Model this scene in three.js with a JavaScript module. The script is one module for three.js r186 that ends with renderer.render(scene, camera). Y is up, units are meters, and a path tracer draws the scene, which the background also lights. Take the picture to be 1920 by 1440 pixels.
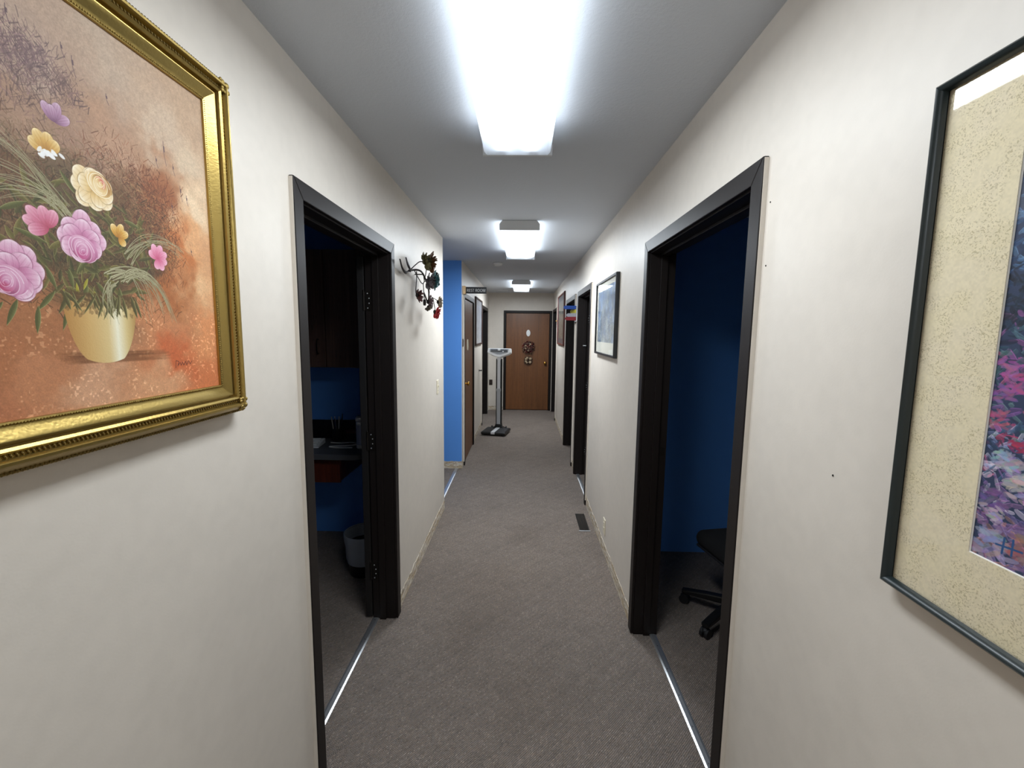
import * as THREE from 'three';
import { RoundedBoxGeometry } from 'three/addons/geometries/RoundedBoxGeometry.js';
import { mergeGeometries, toCreasedNormals } from 'three/addons/utils/BufferGeometryUtils.js';
import { RectAreaLightUniformsLib } from 'three/addons/lights/RectAreaLightUniformsLib.js';

// ---------------------------------------------------------------- camera, light, exposure
const scene = new THREE.Scene();
scene.background = new THREE.Color(0x000000);
RectAreaLightUniformsLib.init();
const renderer = new THREE.WebGLRenderer({ antialias: true });
renderer.toneMapping = THREE.LinearToneMapping;
renderer.toneMappingExposure = 1.0;
renderer.shadowMap.enabled = true;

const camera = new THREE.PerspectiveCamera(2 * Math.atan(720 / 828.84) * 180 / Math.PI, 4 / 3, 0.02, 40);
camera.position.set(0, 1.6348, 0);
camera.quaternion.setFromRotationMatrix(new THREE.Matrix4().makeBasis(
  new THREE.Vector3(0.999647, 0.011551, -0.023926),
  new THREE.Vector3(-0.014251, 0.993156, -0.11592),
  new THREE.Vector3(0.022424, 0.11622, 0.99297)));
scene.add(camera);

const LAMP = new THREE.Color().setRGB(0.88, 0.96, 1.03);   // cool white fluorescent
const LENS_GLOW = 1.5, DOWN_LIGHT = 28, SIDE_LIGHT = 7.5, TUBE_GLOW = 9;

// ---------------------------------------------------------------- helpers
function rng(seed) { let s = seed >>> 0; return () => { s = (s + 0x6d2b79f5) | 0; let t = Math.imul(s ^ (s >>> 15), 1 | s); t = (t + Math.imul(t ^ (t >>> 7), 61 | t)) ^ t; return ((t ^ (t >>> 14)) >>> 0) / 4294967296; }; }
const lerp = (a, b, t) => a + (b - a) * t, clamp = (x, a = 0, b = 1) => Math.min(b, Math.max(a, x)), smooth = (a, b, x) => { const t = clamp((x - a) / (b - a)); return t * t * (3 - 2 * t); };
function valueNoise(seed, period) {           // tiling value noise
  const r = rng(seed), n = period, g = new Float32Array(n * n).map(() => r());
  return (x, y) => { const xi = Math.floor(x), yi = Math.floor(y), fx = x - xi, fy = y - yi, u = fx * fx * (3 - 2 * fx), v = fy * fy * (3 - 2 * fy);
    const a = (i, j) => g[(((j % n) + n) % n) * n + (((i % n) + n) % n)];
    return lerp(lerp(a(xi, yi), a(xi + 1, yi), u), lerp(a(xi, yi + 1), a(xi + 1, yi + 1), u), v); };
}
const names = {};
function numbered(name) { const k = names[name] = (names[name] ?? -1) + 1; return k ? name + '_' + String(k).padStart(3, '0') : name; }
function shadowed(m) { m.castShadow = true; m.receiveShadow = true; return m; }
function thing(name, label, category, [x, y, z], turn = 0, group) {
  const o = new THREE.Group(); o.name = numbered(name); o.position.set(x, y, -z); o.rotation.y = turn;
  o.userData = { label, category }; if (group) o.userData.group = group;
  scene.add(o); return o;
}
function structure(name, label, pos = [0, 0, 0], turn = 0) {
  const o = new THREE.Group(); o.name = name; o.position.set(pos[0], pos[1], -pos[2]); o.rotation.y = turn; o.userData = { kind: 'structure', label }; scene.add(o); return o;
}
function part(parent, name, geometry, material, label) {
  const m = shadowed(new THREE.Mesh(geometry, material)); m.name = name; if (label) m.userData.label = label; parent.add(m); return m;
}
const LEFT = -0.704, RIGHT = 0.629, END = 9.23, CEIL = 2.44, T = 0.125, HEAD = 2.03;
// on a wall: local x runs to the right as one faces the wall, y up, z out of the wall
const onWall = { left: (s, y) => ({ pos: [LEFT, y, s], turn: Math.PI / 2 }), right: (s, y) => ({ pos: [RIGHT, y, s], turn: -Math.PI / 2 }), end: (s, y) => ({ pos: [s, y, END], turn: 0 }) };
function wallThing(name, label, category, wall, s, y, group) { const w = onWall[wall](s, y); return thing(name, label, category, w.pos, w.turn, group); }

function planarUV(g) {                         // uv in metres from position and normal
  const p = g.attributes.position, n = g.attributes.normal, uv = new Float32Array(p.count * 2);
  for (let i = 0; i < p.count; i++) {
    const ax = Math.abs(n.getX(i)), ay = Math.abs(n.getY(i)), az = Math.abs(n.getZ(i)), x = p.getX(i), y = p.getY(i), z = p.getZ(i);
    if (ay >= ax && ay >= az) { uv[2 * i] = x; uv[2 * i + 1] = -z; } else if (ax >= az) { uv[2 * i] = -z; uv[2 * i + 1] = y; } else { uv[2 * i] = x; uv[2 * i + 1] = y; }
  }
  g.setAttribute('uv', new THREE.BufferAttribute(uv, 2)); return g;
}
// boxes by extent; wbox takes forward distances (world), lbox local coordinates
function lbox(x0, x1, y0, y1, z0, z1, r = 0) {
  const g = r ? new RoundedBoxGeometry(x1 - x0, y1 - y0, z1 - z0, 2, r) : new THREE.BoxGeometry(x1 - x0, y1 - y0, z1 - z0);
  g.translate((x0 + x1) / 2, (y0 + y1) / 2, (z0 + z1) / 2); return planarUV(g);
}
const wbox = (x0, x1, y0, y1, z0, z1, r = 0) => lbox(x0, x1, y0, y1, -z1, -z0, r);
const plain = (g) => { const o = g.index ? g.toNonIndexed() : g; for (const k of Object.keys(o.attributes)) if (!['position', 'normal', 'uv'].includes(k)) o.deleteAttribute(k); return o; };
const merge = (list) => mergeGeometries(list.map(plain), false);
function cyl(r0, r1, h, x, y, z, axis = 'y', seg = 20) { const g = new THREE.CylinderGeometry(r1, r0, h, seg); if (axis === 'x') g.rotateZ(-Math.PI / 2); if (axis === 'z') g.rotateX(Math.PI / 2); g.translate(x, y, z); return g; }
function ball(r, x, y, z, sx = 1, sy = 1, sz = 1, w = 14, h = 10) { const g = new THREE.SphereGeometry(r, w, h); g.scale(sx, sy, sz); g.translate(x, y, z); return g; }
function tube(pts, r, seg = 24, rad = 8) { return new THREE.TubeGeometry(new THREE.CatmullRomCurve3(pts.map((p) => new THREE.Vector3(...p))), seg, r, rad, false); }
function poly(pts, depth, bevel = 0) {
  const s = new THREE.Shape(pts.map(([x, y]) => new THREE.Vector2(x, y)));
  return new THREE.ExtrudeGeometry(s, bevel ? { depth: depth - 2 * bevel, bevelEnabled: true, bevelThickness: bevel, bevelSize: bevel, bevelOffset: -bevel, bevelSegments: 2 } : { depth, bevelEnabled: false }).translate(0, 0, bevel);
}
// a frame rail: profile [[w, h], ...] swept along one side of a rectangle with mitred ends; w runs outwards from the opening
function rail(profile, side, ow, oh) {
  const hw = ow / 2, hh = oh / 2, pos = [], at = { top: (w, h, e) => [e * (hw + w), hh + w, h], bottom: (w, h, e) => [-e * (hw + w), -hh - w, h], left: (w, h, e) => [-hw - w, e * (hh + w), h], right: (w, h, e) => [hw + w, -e * (hh + w), h] }[side];
  for (let i = 0; i + 1 < profile.length; i++) {
    const a = at(...profile[i], -1), b = at(...profile[i], 1), c = at(...profile[i + 1], 1), d = at(...profile[i + 1], -1);
    pos.push(...a, ...b, ...c, ...a, ...c, ...d);
  }
  const g = new THREE.BufferGeometry(); g.setAttribute('position', new THREE.Float32BufferAttribute(pos, 3));
  g.computeVertexNormals(); return planarUV(toCreasedNormals(g, 0.7));
}

// ---------------------------------------------------------------- textures
function canvasTexture(w, h, draw, srgb = true) {
  const c = document.createElement('canvas'); c.width = w; c.height = h; draw(c.getContext('2d'), w, h);
  const t = new THREE.CanvasTexture(c); if (srgb) t.colorSpace = THREE.SRGBColorSpace; t.magFilter = THREE.LinearFilter; return t;
}
function dataTexture(w, h, f, srgb = true) {   // f(x, y) -> [r, g, b] 0..255
  const d = new Uint8Array(w * h * 4);
  for (let y = 0; y < h; y++) for (let x = 0; x < w; x++) { const c = f(x, y), i = (y * w + x) * 4; d[i] = clamp(c[0], 0, 255); d[i + 1] = clamp(c[1], 0, 255); d[i + 2] = clamp(c[2], 0, 255); d[i + 3] = 255; }
  const t = new THREE.DataTexture(d, w, h); t.wrapS = t.wrapT = THREE.RepeatWrapping; t.magFilter = THREE.LinearFilter; if (srgb) t.colorSpace = THREE.SRGBColorSpace; t.needsUpdate = true; return t;
}
// rolled wall paint: fine stipple relief
const paintBump = (() => { const a = valueNoise(11, 128), b = valueNoise(12, 256), c = valueNoise(13, 32); const t = dataTexture(512, 512, (x, y) => { const v = 60 + 90 * a(x / 4, y / 4) + 60 * b(x / 2, y / 2) + 40 * c(x / 16, y / 16); return [v, v, v]; }, false); t.repeat.set(2.5, 2.5); return t; })();
const ceilBump = (() => { const a = valueNoise(21, 64), b = valueNoise(22, 256); const t = dataTexture(512, 512, (x, y) => { const v = 120 * a(x / 8, y / 8) + 110 * b(x / 2, y / 2); return [v, v, v]; }, false); t.repeat.set(2.2, 2.2); return t; })();
const paintTone = (() => { const a = valueNoise(31, 8), b = valueNoise(32, 32), c = valueNoise(33, 128); const t = dataTexture(512, 512, (x, y) => { const v = 246 + 5 * (a(x / 64, y / 64) - 0.5) + 4 * (b(x / 16, y / 16) - 0.5) + 4 * (c(x / 4, y / 4) - 0.5); return [v, v, v - 1]; }); t.repeat.set(0.37, 0.37); return t; })();
// looped carpet in diagonal rows: map and relief share one layout
const carpet = (() => {
  const N = 1024, rows = 176, loops = 84, r = rng(5), tone = [], shift = [], wob = valueNoise(6, 32), big = valueNoise(7, 16);
  for (let j = 0; j < rows; j++) { shift.push(r()); const row = [], rowTone = (j % 2 ? 0.86 : 1.1) + 0.08 * (r() - 0.5); for (let i = 0; i < loops; i++) { const q = r(); row.push(rowTone * (q < 0.06 ? 0.86 : q < 0.95 ? 0.94 + 0.12 * r() : 1.14 + 0.1 * r())); } tone.push(row); }  // rows alternate darker and lighter, with a random tone per loop
  const warm = tone.map((row) => row.map(() => r() - 0.5));
  const cell = (x, y) => {
    const w = wob(x / 32, y / 32) - 0.5, v = (y / N) * rows + w * 0.7, j0 = Math.floor(v), fj = v - j0, j = ((j0 % rows) + rows) % rows;
    const u = (x / N) * loops + shift[j] + w * 0.6, i0 = Math.floor(u), fi = u - i0, i = ((i0 % loops) + loops) % loops;
    const h = Math.pow(Math.max(0, Math.sin(Math.PI * fj)), 0.7) * (0.45 + 0.55 * Math.pow(Math.max(0, Math.sin(Math.PI * fi)), 0.6));
    return [h, tone[j][i], warm[j][i]];
  };
  const map = dataTexture(N, N, (x, y) => { const [, t, w] = cell(x, y), k = t * (0.97 + 0.06 * big(x / 64, y / 64)); return [k * (144 + 6 * w), k * 131, k * (121 - 6 * w)]; });
  const bump = dataTexture(N, N, (x, y) => { const h = cell(x, y)[0] * 255; return [h, h, h]; }, false);
  for (const t of [map, bump]) { t.repeat.set(1 / 0.6, 1 / 0.6); t.rotation = 0.8; }
  return { map, bump };
})();
// flat sliced veneer, grain along v
function woodMap(seed, dark, light, sx = 1) {
  const a = valueNoise(seed, 256), b = valueNoise(seed + 1, 64), c = valueNoise(seed + 2, 16);
  const t = dataTexture(512, 512, (x, y) => { const g = 0.45 * a(x / 2 * sx, y / 64) + 0.35 * b(x / 8, y / 128 + 3) + 0.3 * c(x / 32, y / 256), p = a(x * 0.5, y / 10) > 0.86 ? 0.8 : 1; return dark.map((d, i) => p * lerp(d, light[i], clamp(g * 1.25 - 0.15))); });
  t.repeat.set(1.1, 0.5); return t;
}
const bareMap = (() => { const a = valueNoise(41, 32), b = valueNoise(42, 128), c = valueNoise(43, 16);   // bare plaster with glue ridges and torn paper
  return (() => { const t = dataTexture(1024, 128, (x, y) => {
    const g = a(x / 32, y / 8), f = b(x / 8, y / 4), k = c(x / 64, y / 16), glue = smooth(0.52, 0.6, a(x / 40 + 7, y / 14 + 3)), dirt = smooth(0.62, 0.75, f * 0.5 + g * 0.55);
    let col = [lerp(205, 228, f), lerp(194, 219, f), lerp(176, 204, f)]; col = col.map((v, i) => lerp(v, [186, 164, 132][i], glue * 0.75)); col = col.map((v, i) => lerp(v, [112, 96, 80][i], dirt * 0.6)); return col.map((v) => v * lerp(0.93, 1.03, k)); });
    t.repeat.set(0.8, 10); return t; })(); })();

// ---------------------------------------------------------------- materials
const M = {};
const std = (name, o) => { const m = new THREE.MeshStandardMaterial(o); m.name = name; M[name] = m; return m; };
const phys = (name, o) => { const m = new THREE.MeshPhysicalMaterial(o); m.name = name; M[name] = m; return m; };
std('wall_paint', { color: 0xded5ca, map: paintTone, roughness: 0.46, bumpMap: paintBump, bumpScale: 0.00012 });
std('blue_paint', { color: 0x548fdb, roughness: 0.55, bumpMap: paintBump, bumpScale: 0.0004 });
std('ceiling_paint', { color: 0xd3d8df, roughness: 0.85, bumpMap: ceilBump, bumpScale: 0.0008 });
std('carpet', { color: 0xffffff, map: carpet.map, bumpMap: carpet.bump, bumpScale: 0.004, roughness: 0.95, vertexColors: true });
phys('dark_trim', { color: 0x17110f, roughness: 0.48, specularIntensity: 0.55, bumpMap: paintBump, bumpScale: 0.0001 });
std('dark_door', { color: 0x120f0e, roughness: 0.5 });
std('bare_plaster', { map: bareMap, roughness: 0.9, bumpMap: bareMap, bumpScale: 0.0015 });
std('aluminium', { color: 0xc9cacc, metalness: 0.9, roughness: 0.38 });
std('screw_steel', { color: 0x77777a, metalness: 0.9, roughness: 0.4 });
std('brass', { color: 0xc89a4a, metalness: 1, roughness: 0.28 });
std('dark_bronze', { color: 0x2a2623, metalness: 0.8, roughness: 0.45 });
std('brown_veneer', { color: 0xffffff, map: woodMap(51, [100, 62, 33], [126, 79, 42]), roughness: 0.4 });
std('lamp_housing', { color: 0xe2e4e6, roughness: 0.5 });
std('lamp_lens', { color: 0xf4f6f8, roughness: 0.35, emissive: LAMP, emissiveIntensity: LENS_GLOW });
phys('lamp_lens_end', { color: 0xf3f5f8, roughness: 1, transmission: 0.6, thickness: 0 });
std('lamp_tube', { color: 0xffffff, emissive: LAMP, emissiveIntensity: TUBE_GLOW });
std('ivory_plastic', { color: 0xe6dcc4, roughness: 0.4 });
std('white_plastic', { color: 0xf1f1ef, roughness: 0.4 });
std('brown_plastic', { color: 0x2d211b, roughness: 0.4 });
std('black_plastic', { color: 0x111112, roughness: 0.42 });
std('black_rubber', { color: 0x17171a, roughness: 0.6 });
std('black_fabric', { color: 0x0d0d10, roughness: 0.95 });
std('grey_laminate', { color: 0x5c5d60, roughness: 0.45 });
std('cherry_wood', { color: 0xffffff, map: woodMap(61, [74, 28, 15], [106, 46, 25]), roughness: 0.45 });
std('walnut', { color: 0xffffff, map: woodMap(65, [74, 54, 44], [112, 84, 70]), roughness: 0.5 });
std('tan_wood', { color: 0xffffff, map: woodMap(71, [196, 160, 118], [224, 194, 152]), roughness: 0.6 });
std('mahogany', { color: 0x5a2a22, roughness: 0.35 });
std('black_frame', { color: 0x1c1e20, roughness: 0.36 });
std('green_black_frame', { color: 0x1d2627, roughness: 0.33 });
std('mat_white', { color: 0xdedccf, roughness: 0.9 });
std('core_white', { color: 0xf0ede6, roughness: 0.9 });
std('backing', { color: 0x6b5a48, roughness: 0.9 });
phys('glass', { color: 0xffffff, roughness: 0.03, transmission: 1, thickness: 0, ior: 1.5 });
std('gold', { color: 0xaa9152, metalness: 0.9, roughness: 0.32, bumpMap: paintBump, bumpScale: 0.0003 });
std('antique_gold', { color: 0x7d6a3c, metalness: 0.8, roughness: 0.48 });

// ---------------------------------------------------------------- the shell
const Z0 = -2.6, Z1 = 9.36, XL = -3.2, XR = 3.1;
{ // floor with loop carpet; wear and spots woven into the colour
  const nx = 128, nz = 240, g = new THREE.PlaneGeometry(XR - XL, Z1 - Z0, nx, nz).rotateX(-Math.PI / 2).translate((XL + XR) / 2, 0, -(Z0 + Z1) / 2);
  planarUV(g);
  const p = g.attributes.position, c = new Float32Array(p.count * 3), a = valueNoise(81, 64), b = valueNoise(82, 64);
  const spots = [[0.02, 3.42, 0.16, 0.2, 0.80], [-0.28, 2.25, 0.16, 0.3, 0.88], [0.05, 1.85, 0.2, 0.25, 0.93], [-0.1, 2.75, 0.3, 0.3, 0.93], [0.35, 5.5, 0.2, 0.5, 0.92], [-0.2, 5.9, 0.25, 0.4, 0.95]];
  for (let i = 0; i < p.count; i++) {
    const x = p.getX(i), z = -p.getZ(i); let k = 0.95 + 0.14 * (a(x * 1.8 + 9, z * 1.8) - 0.5) + 0.06 * (b(x * 7, z * 7) - 0.5), w = 0;
    for (const [sx, sz, rx, rz, d] of spots) { const q = Math.exp(-(((x - sx) / rx) ** 2) - ((z - sz) / rz) ** 2 + 0.8 * (b(x * 9 + 4, z * 9) - 0.5)); k *= lerp(1, d, clamp(q)); w += q * 0.03; }
    c[3 * i] = k; c[3 * i + 1] = k * (1 - w * 0.6); c[3 * i + 2] = k * (1 - w * 1.3);
  }
  g.setAttribute('color', new THREE.BufferAttribute(c, 3));
  const f = structure('floor', 'grey brown looped carpet with worn darker patches'); part(f, 'carpet', g, M.carpet);
  part(f, 'slab', wbox(XL - 0.1, XR + 0.1, -0.12, -0.004, Z0 - 0.1, Z1 + 0.1), M.grey_laminate);
}
part(structure('ceiling', 'pale grey painted corridor ceiling'), 'ceiling_board', wbox(XL - 0.1, XR + 0.1, CEIL, CEIL + 0.1, Z0 - 0.1, Z1 + 0.1), M.ceiling_paint);

const doorsL = [[1.425, 2.34], [5.333, 6.277], [7.683, 8.737]], doorsR = [[1.276, 2.261], [4.143, 5.007], [5.383, 6.337], [8.203, 9.097]];
function wallRun(x0, x1, doors, runs) {        // solid runs with door openings cut out and lintels over them
  const g = [];
  for (let [a, b] of runs) { for (const [d0, d1] of doors.filter((d) => d[0] > a && d[1] < b)) { g.push(wbox(x0, x1, 0, CEIL, a, d0 - 0.02), wbox(x0, x1, HEAD + 0.02, CEIL, d0 - 0.02, d1 + 0.02)); a = d1 + 0.02; } g.push(wbox(x0, x1, 0, CEIL, a, b)); }
  return merge(g);
}
part(structure('wall_left', 'off-white painted left corridor wall'), 'wall_body', wallRun(LEFT - T, LEFT, doorsL, [[Z0, 3.93], [5.15, END]]), M.wall_paint);
{ const w = structure('wall_right', 'off-white painted right corridor wall'); part(w, 'wall_body', wallRun(RIGHT, RIGHT + T, doorsR, [[Z0, END]]), M.wall_paint); for (const [y, z] of [[1.814, 1.191], [1.973, 1.192], [1.356, 0.878]]) part(w, 'nail', ball(0.0022, RIGHT - 0.0006, y, -z, 0.6, 1, 1, 8, 6), M.dark_bronze, 'small nail head'); }
part(structure('wall_end', 'off-white wall closing the far end of the corridor'), 'wall_body', merge([wbox(XL, -0.365, 0, CEIL, END, END + T), wbox(0.575, XR, 0, CEIL, END, END + T), wbox(-0.365, 0.575, HEAD + 0.02, CEIL, END, END + T)]), M.wall_paint);
part(structure('wall_behind', 'off-white wall behind the viewer'), 'wall_body', wbox(XL, XR, 0, CEIL, Z0 - 0.1, Z0), M.wall_paint);
part(structure('wall_hall', 'bright blue wall across the side passage'), 'wall_body', wbox(XL, LEFT - 0.004, 0, CEIL, 5.146, 5.26), M.blue_paint);
part(structure('wall_hall_near', 'off-white wall on the near side of the side passage'), 'wall_body', wbox(XL, LEFT - T, 0, CEIL, 3.81, 3.929), M.wall_paint);
part(structure('wall_office_back', 'blue office wall behind the desk'), 'wall_body', wbox(XL, LEFT - T, 0, CEIL, 3.42, 3.54), M.blue_paint);
part(structure('wall_office_near', 'blue office wall nearest the viewer'), 'wall_body', wbox(XL, LEFT - T, 0, CEIL, 0.1, 0.22), M.blue_paint);
part(structure('wall_exam_back', 'blue wall behind the office chair'), 'wall_body', wbox(RIGHT + T, XR, 0, CEIL, 3.205, 3.32), M.blue_paint);
part(structure('wall_exam_near', 'blue exam room wall nearest the viewer'), 'wall_body', wbox(RIGHT + T, XR, 0, CEIL, 0.0, 0.12), M.blue_paint);
part(structure('wall_outer_left', 'blue outer wall of the left rooms'), 'wall_body', wbox(XL - 0.1, XL, 0, CEIL, Z0, Z1), M.blue_paint);
part(structure('wall_outer_right', 'blue outer wall of the right rooms'), 'wall_body', wbox(XR, XR + 0.1, 0, CEIL, Z0, Z1), M.blue_paint);
part(structure('wall_partition', 'partitions between the dark rooms'), 'wall_body', merge([wbox(RIGHT + T, XR, 0, CEIL, 5.15, 5.25), wbox(RIGHT + T, XR, 0, CEIL, 7.4, 7.5), wbox(XL, LEFT - T, 0, CEIL, 7.4, 7.5)]), M.blue_paint);

// strips of bare plaster where the skirting was torn off, with a ragged upper edge
function bareStrip(name, wall, s0, s1, h, seed, ends) {
  const w = onWall[wall](Math.min(s0, s1), 0), len = Math.abs(s1 - s0), r = rng(seed), n = Math.max(4, Math.round(len / 0.025)), top = [];
  for (let i = 0; i <= n; i++) top.push([len * i / n, h + (r() - 0.5) * 0.012 + (r() > 0.85 ? 0.01 : 0)]);
  const flip = wall === 'right' ? -1 : 1, pts = [[0, 0.001], [len, 0.001], ...top.reverse()].map(([x, y]) => [x * flip, y]);
  const o = structure(name, 'strip of bare plaster along the foot of the wall where the skirting is gone', w.pos, w.turn);
  part(o, 'plaster', planarUV(poly(flip < 0 ? pts.reverse() : pts, 0.0025)), M.bare_plaster); return o;
}
bareStrip('baseboard_left', 'left', 2.405, 3.93, 0.085, 101);
bareStrip('baseboard_left_far', 'left', 6.345, 7.61, 0.08, 102);
bareStrip('baseboard_right', 'right', 2.33, 4.075, 0.085, 103);
bareStrip('baseboard_right_middle', 'right', 5.075, 5.315, 0.08, 104);
bareStrip('baseboard_right_far', 'right', 6.405, 8.135, 0.08, 105);
bareStrip('baseboard_end', 'end', -0.70, -0.40, 0.085, 106);
{ const o = structure('baseboard_hall', 'strip of bare plaster under the blue passage wall', [-1.9, 0, 5.146]); const r = rng(107), pts = [[0, 0.001], [1.186, 0.001]]; for (let i = 40; i >= 0; i--) pts.push([1.186 * i / 40, 0.088 + (r() - 0.5) * 0.008]); part(o, 'plaster', planarUV(poly(pts, 0.003)), M.bare_plaster);
  part(o, 'corner_bead', lbox(1.186, 1.197, 0.001, 0.093, -0.08, 0.003, 0.001), M.bare_plaster); }

// ---------------------------------------------------------------- doors and frames
const screw = (x, y, z) => ball(0.0035, x, y, z, 1, 1, 0.5, 8, 6);
function hingeGeometry(parent, side, y, out = 1) {   // leaf let into the jamb and a three-part knuckle
  const h = part(parent, 'hinge', merge([lbox(-0.0015, 0.0015, -0.05, 0.05, 0, 0.034), cyl(0.0065, 0.0065, 0.1, 0, 0, -0.006), ball(0.006, 0, 0.053, -0.006, 1, 1, 1, 8, 6)]), M.dark_bronze, 'dark bronze butt hinge');
  h.position.set(...side, 0); h.position.y = y; h.position.x = side[0]; h.position.z = side[1]; if (out < 0) h.rotation.y = Math.PI;
  const s = out < 0 ? -1 : 1; part(h, 'screw', merge([[0.038, 0.014], [0.013, 0.022], [-0.013, 0.022], [-0.038, 0.014]].map(([yy, zz]) => ball(0.0036, side[0] > 0 ? -0.002 * s : 0.002 * s, yy, zz, 0.6, 1, 1, 8, 6))), M.aluminium); return h;
}
function knobSet(parent, x, y, z, mat = M.brass) {   // round knob on a rose, axis along local z
  const pts = [[0, 0], [0.031, 0], [0.031, 0.004], [0.024, 0.008], [0.012, 0.011], [0.010, 0.024], [0.014, 0.032], [0.025, 0.038], [0.0275, 0.048], [0.024, 0.058], [0.012, 0.064], [0, 0.065]].map(([r, h]) => new THREE.Vector2(r, h));
  const k = part(parent, 'knob', new THREE.LatheGeometry(pts, 28).rotateX(Math.PI / 2), mat, 'round brass door knob'); k.position.set(x, y, z); return k;
}
function doorway(n, label, wall, a, b, o = {}) {
  const w = b - a, at = onWall[wall]((a + b) / 2, 0), g = structure('door_' + n, label, at.pos, at.turn), hw = w / 2, i = hw + 0.006, c = o.casing ?? 0.057, hy = HEAD + 0.006;
  for (const s of [-1, 1]) {
    const pts = [[i, 0.001], [i + c, 0.001], [i + c, hy + c], [i, hy]].map(([x, y]) => [s * x, y]);
    part(g, 'side_casing', poly(s < 0 ? pts.reverse() : pts, 0.0155, 0.003), M.dark_trim);
    part(g, 'paint_edge', s > 0 ? lbox(i + c, i + c + 0.0012, 0.05, hy + c - 0.003, 0, 0.0125) : lbox(-i - c - 0.0012, -i - c, 0.05, hy + c - 0.003, 0, 0.0125), M.wall_paint, 'wall paint lapping onto the casing edge');
    part(g, 'jamb', s > 0 ? lbox(hw, hw + 0.02, 0, HEAD, -T, 0.001, 0.001) : lbox(-hw - 0.02, -hw, 0, HEAD, -T, 0.001, 0.001), M.dark_trim);
    const [z0, z1] = o.stop ?? [-0.085, -0.05]; part(g, 'door_stop', s > 0 ? lbox(hw - 0.012, hw, 0.001, HEAD - 0.012, z0, z1, 0.002) : lbox(-hw, -hw + 0.012, 0.001, HEAD - 0.012, z0, z1, 0.002), M.dark_trim);
  }
  part(g, 'head_casing', poly([[-i - 0.0008, hy], [i + 0.0008, hy], [i + c - 0.0008, hy + c], [-i - c + 0.0008, hy + c]], 0.0155, 0.003), M.dark_trim);
  part(g, 'head_jamb', lbox(-hw - 0.02, hw + 0.02, HEAD, HEAD + 0.02, -T, 0.001, 0.001), M.dark_trim);
  const [z0, z1] = o.stop ?? [-0.085, -0.05]; part(g, 'head_stop', lbox(-hw, hw, HEAD - 0.012, HEAD, z0, z1, 0.002), M.dark_trim);
  return Object.assign(g, { hw });
}
// an open leaf hinged on the room side; hinge = +1 or -1 says on which jamb
function openLeaf(g, hinge, angle, mat, hinges = [0.285, 1.035, 1.79]) {
  const W = g.hw * 2 - 0.006, leaf = part(g, 'door_panel', hinge > 0 ? lbox(-W, 0, 0.012, 2.022, 0.002, 0.038, 0.002) : lbox(0, W, 0.012, 2.022, 0.002, 0.038, 0.002), mat);
  leaf.position.set(hinge * (g.hw - 0.002), 0, -T - 0.004); leaf.rotation.y = -hinge * angle;
  for (const y of hinges) hingeGeometry(g, [hinge * (g.hw - 0.0015), -T - 0.002], y);
  return leaf;
}
const d1 = doorway(1, 'dark doorway on the left into the office with the desk, door folded back', 'left', ...doorsL[0]);
openLeaf(d1, 1, 3.1, M.dark_door);
part(d1, 'strike_plate', lbox(-d1.hw - 0.0005, -d1.hw + 0.0015, 0.34, 0.40, -0.115, -0.09), M.screw_steel);
const d2 = doorway(2, 'dark doorway on the right into the room with the office chair', 'right', ...doorsR[0]);
openLeaf(d2, 1, 1.75, M.dark_door);
part(d2, 'strike_plate', lbox(-d2.hw - 0.0005, -d2.hw + 0.0015, 1.008, 1.05, -0.116, -0.096), M.dark_bronze, 'small dark strike plate');
const d3 = doorway(3, 'second dark doorway on the right, past the blue picture', 'right', ...doorsR[1]);
const leaf3 = openLeaf(d3, -1, 1.5, M.dark_door);
{ const x = -d3.hw + 0.012, pl = part(d3, 'latch_plate', lbox(x, x + 0.004, 1.478, 1.512, -0.086, -0.048, 0.001), M.black_plastic, 'small black plate with three white dots'); for (const z of [-0.08, -0.067, -0.054]) part(pl, 'dot', ball(0.005, x + 0.004, 1.495, z, 0.6, 1, 1, 10, 8), M.white_plastic); }
const d4 = doorway(4, 'third dark doorway on the right, beside the coloured flags', 'right', ...doorsR[2]);
openLeaf(d4, 1, 1.7, M.dark_door);
const d5 = doorway(5, 'last dark doorway on the right, next to the end door', 'right', ...doorsR[3]);
openLeaf(d5, 1, 1.7, M.dark_door);
const d6 = doorway(6, 'closed brown wooden rest room door on the left', 'left', ...doorsL[1], { stop: [-0.09, -0.045] });
{ const W = d6.hw - 0.003, p = part(d6, 'door_panel', lbox(-W, W, 0.012, 2.026, -0.041, -0.003, 0.0015), M.brown_veneer); knobSet(p, -d6.hw + 0.42 - 0.35, 1.0, -0.003);
  for (const y of [0.25, 1.0, 1.8]) { const h = part(d6, 'hinge', merge([cyl(0.007, 0.007, 0.1, d6.hw - 0.001, y, 0.006), ball(0.007, d6.hw - 0.001, y + 0.052, 0.006, 1, 1, 1, 8, 6)]), M.dark_bronze); } }
const d7 = doorway(7, 'far dark doorway on the left beyond the scale', 'left', ...doorsL[2]);
openLeaf(d7, -1, 1.7, M.dark_door);
const d8 = doorway(8, 'closed brown wooden door at the end of the corridor', 'end', -0.345, 0.555, { stop: [-0.1, -0.062], casing: 0.044 });
{ const W = d8.hw - 0.004, p = part(d8, 'door_panel', lbox(-W, W, 0.012, 2.025, -0.06, -0.02, 0.0015), M.brown_veneer); knobSet(p, 0.477 - 0.105, 1.0, -0.02); }

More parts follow.
